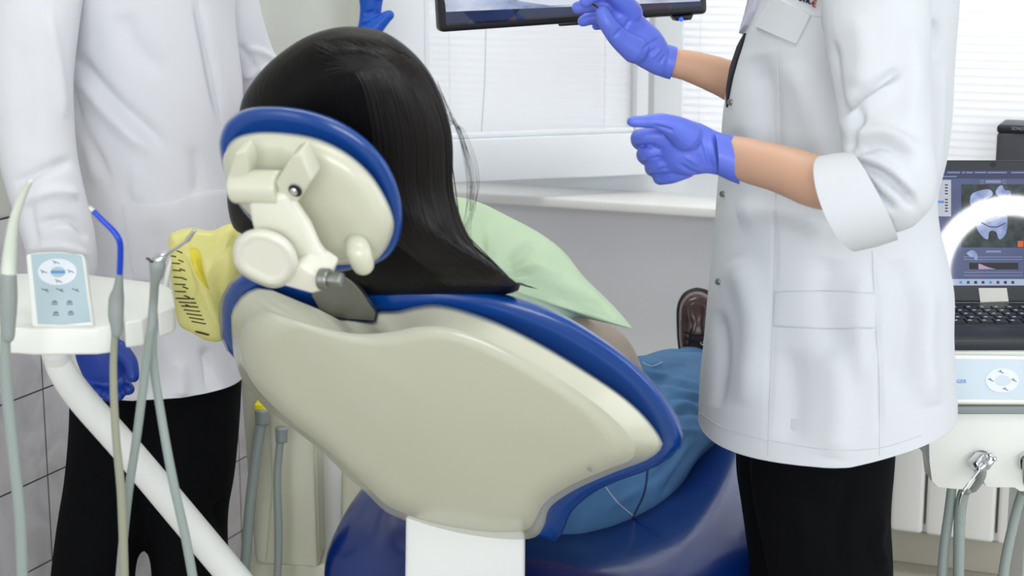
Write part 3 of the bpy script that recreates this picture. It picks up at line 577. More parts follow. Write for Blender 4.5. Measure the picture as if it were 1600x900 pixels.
surfline('seam', cb, [[(1215, 72), (1214, 180), (1212, 300), (1210, 430), (1205, 560), (1200, 712)], [(1363, 392), (1368, 500), (1374, 600), (1374, 712)], [(1222, 2), (1250, 14), (1268, 24), (1286, 27)], [(1200, 688), (1290, 702), (1374, 700), (1440, 680)], [(1094, 645), (1130, 668), (1200, 690)], [(1210, 456), (1290, 454), (1366, 458)], [(1208, 510), (1290, 514), (1368, 513)], [(1287, 0), (1284, 35), (1290, 55), (1297, 66)]], .0007, M['seam'], coat)
patch('pocket_flap', cb, [(1183, 42), (1205, 4), (1222, -1), (1269, 24), (1246, 70)], (1230, 32), .0045, M['coat2'], coat, N=120)
patch('waist_pocket', cb, [(1211, 457), (1290, 455), (1366, 459), (1367, 512), (1290, 513), (1209, 509)], (1288, 484), .0016, M['coat2'], coat, N=140)
patch('shirt_gap', cb, [(1166, 52), (1169, 55), (1156, 85), (1145, 125), (1139, 168), (1137, 168), (1137, 140), (1144, 100), (1155, 70)], (1148, 108), .003, M['undershirt'], coat, N=90)
cl = patch('lapel', cb, [(1182, -30), (1192, -28), (1186, 0), (1180, 18), (1170, 40), (1152, 66), (1146, 70), (1150, 50), (1164, 20), (1175, -6)], (1168, 24), .006, M['lining'], coat, N=90)
for (x, y) in ((1143, 160), (1131, 303), (1124, 440)):
    q = hitn(cb, x, y, .002, 1290, y); lobj('snap_button', [(.0045, -.002), (.0045, .0012), (.003, .002), (.0028, .0012), (.0012, .0012), (.001, .0022)], q, (CAM-q).normalized()*.6+Vector((-.5, 0, 0)), M['steel'], coat, 20)
def onhit(t, a, b_, off): return hit(t, a, b_, off)
a0, a1 = hit(cb, 1243, 6, .002), hit(cb, 1274, 16, .002); au = (a1-a0); up_ = (hit(cb, 1248, -6, .002)-a0)
text('embroidered_letters', 'STIC', hit(cb, 1251, 1, .0035), au, up_, .0135, M['navyt'], coat, .0012, .8); text('embroidered_letter', '€', hit(cb, 1270, 10, .0035), au, up_, .0125, M['red'], coat, .0012, .85)
# near sleeve
slv = fuse([chain([(1408, -110, 2.36, 74), (1372, -40, 2.27, 84), (1372, 60, 2.22, 82), (1380, 150, 2.18, 74), (1388, 230, 2.14, 71), (1392, 285, 2.12, 66)], n=24), chain([(1398, 255, 2.12, 64), (1398, 298, 2.12, 63), (1372, 303, 2.12, 61)], n=24)], .004, 8)
FS = [([(1305, 195), (1345, 150), (1385, 120), (1405, 108)], 8, -.010), ([(1310, 210), (1350, 168), (1400, 130)], 8, .008), ([(1322, 238), (1338, 205), (1350, 165)], 6, -.008), ([(1325, 245), (1370, 225), (1400, 235), (1425, 252)], 9, -.009), ([(1330, 215), (1380, 205), (1430, 232)], 9, .007), ([(1340, 255), (1380, 275), (1410, 300), (1430, 325)], 6, -.010), ([(1345, 270), (1372, 305), (1400, 330)], 5, -.007), ([(1335, 240), (1390, 262), (1430, 305)], 7, .007), ([(1300, 60), (1306, 130), (1314, 190)], 9, -.006), ([(1340, 20), (1350, 90), (1340, 140)], 18, .005), ([(1420, 40), (1430, 120), (1420, 200)], 16, .005)]
folds(slv, [(a, b_, c*1.2) for a, b_, c in FS]); so = link('sleeve', slv, M['coat2'], coat); sb = bvh(slv)
# cuff band
def band(name, c1, c2, ry1, ry2, rd, Y, m, par, th=.003, N=64, tilt=0.0):
    """open turned cuff: ring at c1 (mouth) to c2; ry = half vector px along the mouth line"""
    vs, fs = [], []
    for k, (c, rv, s) in enumerate(((c1, ry1, .93), (c1, ry1, 1.0), ((c1[0]*.5+c2[0]*.5, c1[1]*.5+c2[1]*.5), ((ry1[0]+ry2[0])/2, (ry1[1]+ry2[1])/2), 1.02), (c2, ry2, 1.0), (c2, ry2, .9))):
        o0 = P(c[0], c[1], Y); a1_ = P(c[0]+rv[0], c[1]+rv[1], Y)-o0; ax = (P(c1[0], c1[1], Y)-P(c2[0], c2[1], Y)).normalized(); dp = Vector((tilt*(1, 1, .5, .05, .05)[k], 1, 0)); dp = (dp-a1_.normalized()*dp.dot(a1_.normalized())).normalized()*rd
        for i in range(N): t = 2*math.pi*i/N; vs.append(o0+a1_*math.cos(t)*s+dp*math.sin(t)*s)
    # inner throat
    o0 = P(c1[0]+(c2[0]-c1[0])*.5, c1[1]+(c2[1]-c1[1])*.5, Y); a1_ = P(c1[0]+(c2[0]-c1[0])*.5+ry1[0], c1[1]+(c2[1]-c1[1])*.5+ry1[1], Y)-o0
    for i in range(N): t = 2*math.pi*i/N; vs.append(o0+a1_*math.cos(t)*.88+dp*math.sin(t)*.88)
    for k in range(4):
        for i in range(N): j = (i+1) % N; fs.append((k*N+i, k*N+j, (k+1)*N+j, (k+1)*N+i))
    for i in range(N): j = (i+1) % N; fs.append((5*N+i, 5*N+j, j, i))
    return autos(link(name, fixn(mk(vs, fs)), m, par), 50)
band('cuff', (1310, 318), (1366, 306), (-35, -70), (-34, -68), .062, 2.12, M['coat2'], coat, tilt=.5)
sv2 = fuse([chain([(1290, -80, 2.62, 60), (1262, 60, 2.68, 66), (1215, 140, 2.68, 50), (1175, 140, 2.66, 42)])], .006, 6); link('sleeve', sv2, M['coat2'], coat)
tr_ = fuse([silg([(640, 1180, 1400, 2.42, .10), (720, 1172, 1396, 2.42, .11), (800, 1180, 1390, 2.41, .10), (900, 1200, 1394, 2.40, .09), (1100, 1215, 1385, 2.40, .08), (1380, 1235, 1375, 2.40, .075)], N=48), silg([(640, 1160, 1360, 2.55, .10), (720, 1150, 1350, 2.55, .10), (800, 1160, 1320, 2.55, .09), (900, 1172, 1300, 2.55, .085), (1100, 1180, 1290, 2.55, .08), (1330, 1185, 1290, 2.55, .075)], N=48)], .008, 6)
folds(tr_, [([(1230, 760), (1260, 830), (1250, 900)], 14, .006), ([(1330, 740), (1310, 830), (1320, 900)], 12, -.006), ([(1380, 800), (1370, 850), (1385, 890)], 10, .008)]); link('trousers', tr_, M['black'], dr)
def shoe(parent, x, y, d, name='shoe'):
    v, f = sweepg([wp(x, y, .045)-d*.06, wp(x, y, .045)+d*.05, wp(x, y, .038)+d*.16], [.042, .044, .036], n=20); link(name, fixn(mk(v, f)), M['white'], parent)
for y in (2.40, 2.55): shoe(dr, P(1300, 900, y).x-.02, y, Vector((-.9, -.2, 0)).normalized())
# gloves
def glove(name, parts, m, parent, vox=.0016, it=5, fl=None):
    g_ = fuse(parts, vox, it)
    if fl: folds(g_, fl)
    return link(name, g_, m, parent)
gA = glove('glove', [chain([(1134, 243, 2.25, 33), (1112, 238, 2.25, 34), (1085, 233, 2.25, 42), (1060, 230, 2.25, 42), (1042, 232, 2.26, 36)], n=24, sq=.75, up=(0, 0, 1)),
  chain([(1072, 212, 2.23, 26), (1055, 200, 2.22, 20), (1030, 190, 2.21, 13.5), (1006, 190, 2.21, 10), (990, 190, 2.21, 9), (987, 190, 2.21, 8)]),
  chain([(1060, 222, 2.25, 24), (1028, 213, 2.24, 17), (1006, 213, 2.24, 13), (997, 215, 2.25, 12), (998, 224, 2.28, 10), (1012, 232, 2.3, 9)]),
  chain([(1060, 235, 2.26, 24), (1030, 235, 2.25, 17), (1012, 238, 2.25, 14), (1006, 243, 2.27, 12), (1012, 250, 2.3, 10), (1022, 250, 2.31, 9)]),
  chain([(1062, 250, 2.26, 24), (1036, 254, 2.25, 17), (1022, 258, 2.26, 14), (1020, 264, 2.28, 12), (1028, 268, 2.3, 9)]),
  chain([(1070, 258, 2.26, 22), (1050, 270, 2.26, 17), (1035, 275, 2.27, 14), (1032, 278, 2.29, 11), (1042, 276, 2.31, 9)])], M['glove'], dr,
  fl=[([(1095, 205), (1103, 235), (1112, 265)], 3, -.0025), ([(1108, 205), (1114, 235), (1120, 262)], 3, .0022), ([(1118, 205), (1124, 240), (1130, 272)], 3, -.002), ([(1060, 255), (1080, 268), (1098, 275)], 3, -.002), ([(1070, 245), (1095, 258)], 3, .0018), ([(1022, 197), (1040, 201), (1052, 205)], 2.5, -.003), ([(1000, 228), (1025, 226)], 2.5, -.0025), ([(1012, 249), (1036, 246)], 2.5, -.0025), ([(1024, 268), (1046, 262)], 2.5, -.0025), ([(1090, 240), (1100, 262)], 3, -.0018)])
band('glove_cuff', (1146, 250), (1118, 240), (-8, -38), (-2, -33), .033, 2.25, M['glove'], gA)
gB = glove('glove', [chain([(1044, 98, 2.64, 23), (1030, 92, 2.63, 26), (1008, 72, 2.63, 33), (988, 52, 2.63, 32), (974, 28, 2.62, 27)], n=24, sq=.75),
  chain([(992, 78, 2.6, 22), (968, 60, 2.59, 17), (950, 38, 2.58, 14), (942, 22, 2.58, 12), (941, 19, 2.58, 11)]),
  chain([(985, 20, 2.62, 20), (965, -4, 2.6, 15), (945, -14, 2.59, 13), (925, -6, 2.58, 11), (915, 2, 2.58, 10)]),
  chain([(975, 30, 2.63, 20), (948, 8, 2.62, 14), (925, 8, 2.62, 12), (903, 12, 2.62, 10)]),
  chain([(970, 42, 2.64, 18), (945, 30, 2.64, 13), (925, 28, 2.64, 11), (911, 33, 2.64, 9)]),
  chain([(970, 50, 2.65, 16), (948, 40, 2.66, 10), (936, 38, 2.66, 8.5), (932, 40, 2.66, 7.5)])], M['glove'], dr,
  fl=[([(1003, 78), (1018, 66), (1030, 60)], 2, -.0022), ([(1012, 84), (1028, 74)], 2, -.002), ([(1018, 92), (1034, 76)], 2, .002), ([(958, 60), (968, 48), (972, 44)], 2.5, -.0025), ([(1030, 100), (1040, 85)], 2.5, -.002), ([(985, 30), (975, 45)], 3, -.0025)])
band('glove_cuff', (1052, 99), (1036, 94), (6, -25), (6, -25), .024, 2.64, M['glove'], gB)
# probe held in the far glove
pr = root('dental_probe', 'thin steel dental probe held in the raised periwinkle glove', 'dental instrument', P(930, 8, 2.6))
tube('handle', [(938, 16, 2.575, 3), (915, -2, 2.60, 3), (870, -36, 2.64, 3)], M['steel'], pr, n=12); tube('tip', [(870, -36, 2.64, 2), (850, -50, 2.65, 1.2), (846, -60, 2.65, .6)], M['chrome'], pr, n=8)

# ------------------------------------------------------------ standing doctor at the left
dl = root('person', 'standing person in long white coat with deep blue gloves beside the tiled wall', 'person', (P(240, 600, 2.95).x, 2.95, 0))
XL = P(240, 300, 2.95).x
lfa = [(100, -50, 2.88, 34), (62, 110, 2.78, 36), (75, 280, 2.74, 38), (110, 400, 2.72, 30), (140, 500, 2.72, 22), (150, 535, 2.72, 20)]
lra = [(335, -30, 3.03, 34), (395, 110, 3.12, 36), (470, 150, 3.3, 34), (555, 130, 3.6, 22), (572, 95, 3.67, 15)]
b2 = human([sweepg([wp(XL, 2.95, .7), wp(XL, 2.95, 1.05), wp(XL, 2.97, 1.42)], [.075, .09, .12], n=28, up=(1, 0, 0), sq=.8), chain(lfa), chain(lra), sweepg([wp(XL-.11, 2.92, 1.36), wp(XL, 2.97, 1.42), wp(XL+.1, 3.0, 1.36)], [.05, .06, .05])]+hd(XL+.02, 2.97, 1.68)+[sweepg([wp(XL+.05, 2.88, 1.67), wp(XL+.06, 2.865, 1.655)], [.011, .013])]+
  [sweepg([wp(P(185,700,2.94).x, 2.94, .8), wp(P(150,900,2.93).x, 2.93, .45), wp(P(146,900,2.93).x, 2.93, .08)], [.045, .04, .035]), sweepg([wp(P(290,700,2.97).x, 2.97, .8), wp(P(296,900,2.97).x, 2.97, .45), wp(P(298,900,2.97).x, 2.97, .08)], [.06, .045, .035])], .008)
link('body', b2, M['skin'], dl); v, f = sweepg([wp(XL+.01, 3.0, 1.8), wp(XL+.0, 3.02, 1.74), wp(XL, 3.02, 1.66)], [.086, .08, .05], n=24); link('hair', fixn(mk(v, f)), M['hair'], dl)
LR = [(-260, 180, 300, 2.96, .05), (-230, 120, 345, 2.96, .09), (-180, 100, 368, 2.96, .12), (-80, 92, 372, 2.96, .13), (0, 90, 366, 2.96, .135), (70, 95, 370, 2.96, .135), (130, 100, 376, 2.96, .135), (190, 104, 378, 2.96, .135), (260, 108, 376, 2.96, .135), (330, 108, 374, 2.96, .14), (400, 108, 374, 2.96, .142), (470, 108, 376, 2.96, .145), (540, 108, 378, 2.96, .148), (588, 108, 380, 2.96, .15)]
v, f = silg(LR, N=180, sub=14, exp=2.3, closed_bottom=False); lm = mk(v, f); fixn(lm)
FL = [([(115, 85), (150, 130), (200, 180), (262, 232)], 12, -.011), ([(118, 110), (170, 175), (240, 240)], 14, .008), ([(108, 130), (125, 190), (175, 290)], 8, -.007), ([(120, 180), (140, 230), (150, 290)], 9, .006), ([(305, 0), (318, 60), (330, 130), (345, 195)], 5, -.007), ([(314, 0), (330, 70), (345, 140), (354, 200)], 7, .006), ([(215, 260), (212, 290), (220, 315)], 7, .005), ([(240, 340), (250, 420), (245, 480)], 18, -.007), ([(300, 230), (310, 270), (305, 310)], 10, -.005), ([(190, 20), (210, 70), (260, 120)], 18, -.006), ([(200, 560), (205, 600), (200, 625)], 10, .006), ([(320, 540), (330, 580), (335, 610)], 10, -.007), ([(280, 560), (285, 600), (282, 620)], 10, .006)]
folds(lm, [(a, b_, c*1.25) for a, b_, c in FL], nz=.003, nsc=7); lc = link('coat', lm, M['coat'], dl); lb = bvh(lm)
patch('coat_placket', lb, [(306, -10), (364, -10), (366, 60), (373, 120), (377, 165), (352, 210), (345, 192), (333, 120), (320, 60)], (348, 70), .0035, M['coat'], lc, N=110)
patch('hip_pocket', lb, [(190, 316), (230, 319), (272, 315), (308, 300), (352, 296), (360, 420), (210, 440)], (280, 370), .003, M['coat'], lc, N=110)
s3 = fuse([chain([(135, -165, 2.92, 56), (84, -110, 2.87, 68), (55, 0, 2.8, 72), (48, 110, 2.76, 68), (55, 220, 2.73, 62), (72, 300, 2.71, 58), (92, 370, 2.7, 55), (100, 420, 2.7, 52)], n=24)], .0045, 8)
folds(s3, [([(20, 290), (60, 270), (115, 250)], 8, -.009), ([(30, 320), (80, 300), (125, 305)], 8, .008), ([(60, 350), (110, 345), (140, 375)], 7, -.009), ([(75, 20), (92, 110), (100, 190)], 9, .006), ([(35, 60), (45, 160), (40, 240)], 16, -.005), ([(40, 390), (90, 385), (140, 400)], 6, .007), ([(50, 300), (48, 340), (60, 390)], 7, -.006)], nz=.002, nsc=9); link('sleeve', s3, M['coat'], lc)
s4 = fuse([chain([(318, -150, 2.98, 54), (335, -60, 3.02, 56), (368, 60, 3.06, 50), (400, 122, 3.12, 48), (470, 150, 3.3, 40), (545, 135, 3.55, 34)], n=24)], .005, 6)
folds(s4, [([(372, 70), (390, 90), (410, 130)], 5, -.007), ([(378, 120), (400, 115), (425, 100)], 5, .006), ([(385, 75), (410, 82), (430, 95)], 5, .005)]); link('sleeve', s4, M['coat'], lc)
t2 = fuse([silg([(560, 112, 262, 2.95, .12), (650, 112, 258, 2.95, .12), (740, 104, 250, 2.94, .11), (800, 94, 238, 2.93, .10), (860, 86, 218, 2.93, .10), (920, 82, 208, 2.93, .095), (1100, 90, 200, 2.93, .085), (1240, 95, 200, 2.93, .085)], N=48), silg([(560, 200, 378, 2.97, .12), (650, 205, 374, 2.97, .12), (740, 215, 366, 2.97, .11), (800, 225, 356, 2.97, .10), (860, 236, 355, 2.97, .10), (920, 240, 358, 2.97, .095), (1100, 245, 350, 2.97, .085), (1220, 250, 350, 2.97, .085)], N=48)], .008, 5)
folds(t2, [([(355, 780), (340, 800), (352, 830)], 8, -.01), ([(100, 760), (130, 780), (150, 800)], 10, .006), ([(300, 820), (330, 835), (352, 850)], 8, .008)]); link('trousers', t2, M['black'], dl)
for a, y in ((150, 2.93), (298, 2.97)): shoe(dl, P(a, 900, y).x, y, Vector((.1, -1, 0)).normalized())
glove('glove', [chain([(566, 80, 3.68, 22), (576, 50, 3.68, 19), (579, 20, 3.68, 17), (580, -8, 3.68, 20)], sq=.75), chain([(572, 62, 3.66, 16), (588, 42, 3.66, 13), (602, 28, 3.66, 10), (608, 24, 3.66, 8.5)])]+[chain([(570+i*7, 0, 3.68, 8), (569+i*8, -30, 3.68-.01*i, 7), (569+i*8.5, -62+abs(i-1.5)*7, 3.69, 6)]) for i in range(4)], M['gloveb'], dl, .0025, 5, [([(568, 22), (585, 18)], 3, -.004), ([(566, 35), (584, 30)], 3, .004)])
glove('glove', [chain([(118, 445, 2.72, 33), (140, 500, 2.72, 31), (155, 550, 2.72, 38), (165, 580, 2.72, 36)], sq=.6, n=24)]+[chain([(140+i*16, 585, 2.72, 12), (146+i*17, 605, 2.71, 11), (154+i*16, 620-[6, 0, 2, 12][i], 2.69, 9)]) for i in range(4)]+[chain([(185, 545, 2.70, 15), (203, 565, 2.69, 12), (208, 588, 2.68, 10)])], M['glove_shade'], dl, .0022, 5)

# ------------------------------------------------------------ yellow bag
bag = root('waste_bag', 'yellow plastic waste bag with dark print hanging behind the chair headrest', 'bag', P(318, 360, 2.36))
YB = [(263, 372), (272, 362), (300, 356), (330, 358), (352, 350), (368, 352), (378, 380), (384, 430), (380, 480), (360, 515), (345, 533), (322, 533), (300, 520), (282, 508), (274, 480), (268, 430)]
bo_ = pad('bag_film', YB, (322, 440), P(320, 440, 2.36), Vector((0, -1, .0)), [(26, .038), (12, .03), (4, .015), (0, 0), (5, -.02), (26, -.035)], M['yellow'], bag, N=140, capf=.006)
folds(bo_.data, [([(270, 378), (320, 385), (375, 382)], 6, -.008), ([(300, 390), (312, 430), (330, 480), (350, 520)], 8, .009), ([(285, 395), (300, 450), (322, 510)], 7, -.007), ([(340, 395), (345, 450), (360, 500)], 8, -.008), ([(272, 440), (300, 470), (330, 520)], 6, .006)], nz=.004, nsc=22)
bb = bvh(bo_.data); ln = []
for k in range(7): ln.append([(268+k*1.2, 400+k*11), (276+k*3+random.uniform(-2, 2), 401+k*11)]); ln.append([(277+k*2.2, 392+k*14), (284+k*2.4, 395+k*14)])
for k in range(7): ln.append([(276+k*4, 466+k*6), (303+k*3, 467+k*6+k*.5)])
surfline('printed_text', bb, ln, .0009, M['bagink'], bag, .0002); patch('printed_band', bb, [(306, 516), (328, 522), (327, 525), (304, 519)], (316, 520), .0003, M['bagink'], bag, N=40, sink=.0004)
patch('printed_stripe', bb, [(296, 390), (312, 392), (318, 425), (330, 462), (322, 450), (305, 425)], (309, 412), .0003, M['bagband'], bag, N=60, smooth=True, sink=.0004)
tube('hanging_clip', [(255, 470, 2.3, 4), (262, 430, 2.33, 4), (270, 400, 2.36, 4)], M['white'], bag, n=12)

# ------------------------------------------------------------ assistant tray at the left with its instruments
tray = root('instrument_tray', 'white instrument tray with pale blue keypad at the lower left', 'instrument tray', P(140, 545, 2.0))
TY = 1.98; pT = P(130, 520, TY)
zt_ = P(100, 512, TY).z
def onz(px, py, z):
    r = ray(px, py); return CAM+r*((z-H)/r.z)
def slab(name, ol, z0, z1, m, par, bw=.006, smooth=False):
    pts = [onz(a, b_, z1) for a, b_ in (catmull(ol, 5, True) if smooth else ol)]; k = len(pts)
    vs = [Vector((p.x, p.y, z0)) for p in pts]+pts; fs = [tuple(range(k))[::-1], tuple(range(k, 2*k))]+[(i, (i+1) % k, k+(i+1) % k, k+i) for i in range(k)]
    me = mk([Vector(v) for v in vs], fs); bevel(me, bw, 4, 25); return autos(link(name, me, m, par), 40)
zb_ = P(100, 548, TY).z
slab('tray_body', [(-60, 432), (20, 428), (60, 428), (140, 430), (200, 437), (255, 444), (268, 452), (272, 478), (266, 482), (246, 488), (240, 470), (234, 490), (222, 500), (194, 504), (190, 480), (180, 470), (176, 490), (176, 510), (150, 513), (50, 514), (26, 512), (-60, 512)], zb_-.004, zt_, M['unit'], tray, .005)
nK = Vector((0, -math.sin(R_(52)), math.cos(R_(52)))); pK = P(95, 500, TY+.005)
keyp = prism('keypad_housing', [(41, 398), (60, 395), (95, 394), (128, 398), (132, 402), (146, 508), (50, 510)], pK, nK, -.012, .006, M['unit'], tray, .003)
prism('keypad', [(49, 399), (70, 397), (95, 396.5), (118, 398), (128, 401), (142, 503), (100, 507), (60, 506)], pK, nK, .0055, .0068, M['panel'], keyp, 0)
def ell(cx, cy, a, b_, n=40): return [(cx+a*math.cos(2*math.pi*i/n), cy+b_*math.sin(2*math.pi*i/n)) for i in range(n)]
prism('button_ring', ell(90, 426, 30, 20.5), pK, nK, .0066, .0076, M['keyw'], keyp, 0); prism('button_centre', ell(91, 426, 11.5, 8), pK, nK, .0076, .008, M['panel'], keyp, 0)
prism('blue_bar', [(80, 424), (102, 424), (102, 428), (80, 428)], pK, nK, .008, .0084, M['bluemark'], keyp, 0)
def icon(name, pls, p0, n, h, r, m, par):
    v, f = merge([sweepg([onplane(a, b_, p0+n*h, n) for a, b_ in pl], [r]*len(pl), n=6, sub=1) for pl in pls]); return link(name, mk(v, f), m, par)
for x, y in ((88, 411), (69, 425.5), (111, 425), (92, 440)): icon('key_icon', [[(x-5, y-2), (x, y), (x+5, y+2)], [(x-3, y+2), (x, y)]], pK, nK, .0078, .0005, M['key'], keyp)
for x, y in ((71, 454), (94, 454), (118, 454)): icon('key_icon', [[(x-5, y-2), (x, y), (x+5, y+2.5)], [(x, y), (x+4, y-1)]], pK, nK, .007, .0006, M['key'], keyp)
for x, y in ((86, 474), (109, 474), (88, 491), (111, 490)): icon('key_icon', [[(x-4, y+2), (x+4, y+2)], [(x-4, y-1), (x+4, y-1)], [(x-2, y-3), (x+2, y-3)]], pK, nK, .007, .0006, M['key'], keyp)
tray.location = P(140, 545, TY)
# support arm
arm = root('support_arm', 'thick white tube arm slanting down from the instrument tray', 'support arm', P(360, 905, 2.35))
tube('arm_tube', [(88, 552, 2.03, 20), (95, 575, 2.04, 22), (125, 620, 2.07, 23), (200, 705, 2.13, 23.5), (285, 806, 2.2, 24), (368, 905, 2.27, 24), (460, 1015, 2.34, 24)], M['white'], arm, n=28)
tube('arm_elbow', [(85, 545, 2.02, 22), (88, 556, 2.03, 22)], M['white'], arm, n=24)
# instruments
i1 = root('suction_handpiece', 'grey suction handpiece with pale tip at the left edge of the photo', 'dental instrument', P(12, 500, 1.9))
tube('suction_tip', [(47, 284, 1.84, 4), (36, 305, 1.85, 6), (22, 345, 1.86, 8), (15, 400, 1.87, 11), (13, 432, 1.87, 12)], M['pale'], i1, n=20); tube('grip', [(13, 432, 1.87, 13), (13, 470, 1.87, 14), (12, 525, 1.87, 11)], M['gray'], i1, n=20)
tube('hose', [(8, 522, 1.87, 8), (10, 600, 1.88, 9), (22, 720, 1.89, 9), (32, 820, 1.9, 9), (36, 960, 1.92, 9)], M['hose'], i1, n=16)
i2 = root('saliva_ejector', 'bright blue bent saliva ejector standing in its grey tray holder', 'dental instrument', P(183, 500, 1.93))
tube('ejector_tube', [(147, 331, 1.9, 4.5), (160, 344, 1.9, 4.6), (178, 362, 1.9, 4.8), (187, 378, 1.9, 5), (188, 400, 1.91, 5), (187, 427, 1.92, 5)], M['bluecan'], i2, n=16); tube('tip_guard', [(141, 325, 1.9, 3), (146, 330, 1.9, 4)], M['pale'], i2, n=12)
tube('handle', [(187, 426, 1.92, 5), (185, 450, 1.925, 8), (182, 468, 1.93, 12), (181, 492, 1.93, 12), (182, 508, 1.93, 10), (182, 520, 1.93, 8)], M['gray'], i2, n=20)
tube('hose', [(180, 515, 1.93, 5.5), (177, 580, 1.94, 6), (181, 680, 1.95, 6.5), (190, 780, 1.96, 7), (195, 930, 1.98, 7)], M['hosec'], i2, n=14)
i3 = root('air_water_syringe', 'grey air and water syringe with steel nozzle right of the blue ejector', 'dental instrument', P(238, 480, 1.93))
tube('handle', [(246, 414, 1.90, 13), (245, 428, 1.905, 11), (242, 440, 1.91, 7.5), (240, 470, 1.93, 7), (237, 510, 1.93, 7)], M['gray'], i3, n=18)
hbk = P(245, 412, 1.9); tube('syringe_head', [(236, 409, 1.9, 4), (246, 407, 1.9, 10), (254, 401, 1.9, 8), (258, 398, 1.9, 5)], M['chrome'], i3, n=18); tube('nozzle', [(256, 400, 1.9, 2.6), (278, 386, 1.89, 2.6), (294, 374, 1.885, 2.6)], M['chrome'], i3, n=12); tube('nozzle_tip', [(293, 375, 1.885, 4), (304, 360, 1.88, 2.8)], M['chrome'], i3, n=12)
for a in ((233, 405), (238, 409)): tube('button', [(a[0], a[1], 1.885, 2), (a[0]-3, a[1]-1, 1.885, 2)], M['dark'], i3, n=10)
tube('hose', [(236, 512, 1.93, 7), (228, 570, 1.95, 7), (214, 680, 1.97, 7), (198, 790, 1.99, 7), (185, 930, 2.01, 7)], M['hose'], i3, n=14)
i4 = root('hose', 'grey hose hanging from the right side of the white tray', 'hose', P(240, 500, 1.93)); tube('hose_tube', [(240, 500, 1.97, 7), (239, 560, 1.975, 7), (252, 650, 1.975, 7), (270, 750, 1.97, 7.5), (290, 840, 1.98, 7.5), (306, 930, 1.99, 7.5)], M['hose'], i4, n=14)

# cuspidor column behind
col = root('dental_unit_column', 'cream dental unit column behind the chair with two grey hoses in front', 'dental unit', P(470, 890, 3.2))
qn = Vector((0, -1, 0)); pc = P(470, 800, 3.2)
prism('column_body', [(372, 560), (500, 560), (496, 700), (500, 890), (398, 884), (384, 720)], pc, qn, -.2, 0, M['cream'], col, .015)
prism('column_panel', [(418, 600), (488, 620), (496, 888), (414, 882), (424, 760)], pc, qn, -.01, .006, M['cream'], col, .006)
prism('side_post', [(534, 700), (590, 700), (590, 890), (530, 888)], pc, qn, -.16, -.01, M['cream'], col, .012); prism('rear_panel', [(480, 650), (560, 650), (560, 885), (480, 885)], pc, qn, -.15, -.10, M['white'], col, .005)
prism('plinth', [(380, 880), (600, 884), (600, 1010), (380, 1010)], pc, qn, -.2, -.02, M['cream'], col, .005)
for j, (x, y0, dx) in enumerate(((408, 640, -26), (438, 668, -4))):
    h = root('suction_hose', ['thick grey suction hose with yellow collar on the cream column', 'thin grey suction hose right of the yellow collared one'][j], 'hose', P(x, y0, 3.12))
    if j == 0: prism('yellow_collar', [(397, 632), (413, 632), (424, 642), (421, 652), (397, 650)], P(x, y0, 3.14), qn, -.03, .02, M['yellowp'], h, .003)
    tube('hose_holder', [(x+2, y0, 3.12, 12-j*2), (x+2, y0+22, 3.12, 11-j*2)], M['gray'], h, n=20, cap=False)
    tube('hose_tube', [(x, y0+20, 3.12, 8.5-j*2.5), (x-4+dx*.2, y0+80, 3.12, 8.5-j*2.5), (x+dx*.7, y0+160, 3.12, 8.5-j*2), (x+dx, 895, 3.12, 8-j*2), (x+dx-4, 940, 3.13, 8-j*2)], M['hose'], h, n=16)

# ------------------------------------------------------------ right: dental unit table, laptop, speaker
DY = 2.60; pn = Vector((0, -1, 0)); unit = root('dental_delivery_unit', 'white dental delivery unit with pale blue control panel under the laptop', 'dental unit', P(1560, 760, DY))
pF = P(1560, 700, DY)
za = P(1560, 550, DY+.06).z; zc = P(1560, 632, DY).z
def slabw(name, x0, x1, y0, y1, z0, z1, m, par, bw=.006): return box(name, ((x0+x1)/2, (y0+y1)/2, (z0+z1)/2), x1-x0, y1-y0, z1-z0, m, par, bw)
XA = P(1440, 620, DY).x; XB = XA+.5
zT = P(1560, 549, 2.66).z
slabw('table_top', XA, XB, 2.655, 3.12, zT-.035, zT, M['unit'], unit)
nP = Vector((0, -math.sin(R_(70)), math.cos(R_(70)))); pP = P(1560, 626, DY-.02)
d_ = P(1560, 556, DY+.06)
prism('control_panel_housing', [(1438, 553), (1740, 558), (1740, 632), (1438, 631)], pP, nP, -.03, 0, M['unit'], unit, .004)
pnl = prism('control_panel', [(1444, 560.5), (1736, 562), (1736, 625), (1444, 624)], pP, nP, -.001, .0008, M['panelr'], unit, 0)
prism('button_ring', ell(1566, 594.5, 26, 19), pP, nP, .0006, .0018, M['keyw'], pnl, 0); prism('button_centre', ell(1567, 594.5, 12, 8.5), pP, nP, .0018, .0022, M['panelr'], pnl, 0)
for x, y in ((1564, 581), (1548, 593.5), (1584, 594), (1571, 608)): icon('key_icon', [[(x-4, y-1), (x, y), (x+4, y+2)], [(x-1, y-3), (x+1, y+1)]], pP, nP, .002, .0006, M['key'], pnl)
l0 = onplane(1493, 598.5, pP+nP*.001, nP); text('brand_lettering', 'IGER', l0, Vector((1, 0, 0)), Vector((0, nP.z, -nP.y)), .0078, M['txtblue'], pnl, .0003)
slabw('underside_shade', XA+.01, XB, DY-.01, 2.9, P(1560, 645, DY).z, P(1560, 630, DY).z-.002, M['gray'], unit, .003)  # grey colour stands for the shade on the underside below the panel
prism('holder_front', [(1450, 638), (1740, 644), (1740, 766), (1612, 768), (1594, 768), (1585, 762), (1548, 762), (1540, 760), (1528, 732), (1522, 712), (1528, 745), (1515, 764), (1500, 765), (1466, 762), (1456, 752), (1452, 720)], pF, pn, -.05, 0, M['unit'], unit, .004)
slabw('holder_body', XA+.03, XB, DY+.05, DY+.3, P(1560, 745, DY).z, P(1560, 642, DY).z, M['unit'], unit, .01)
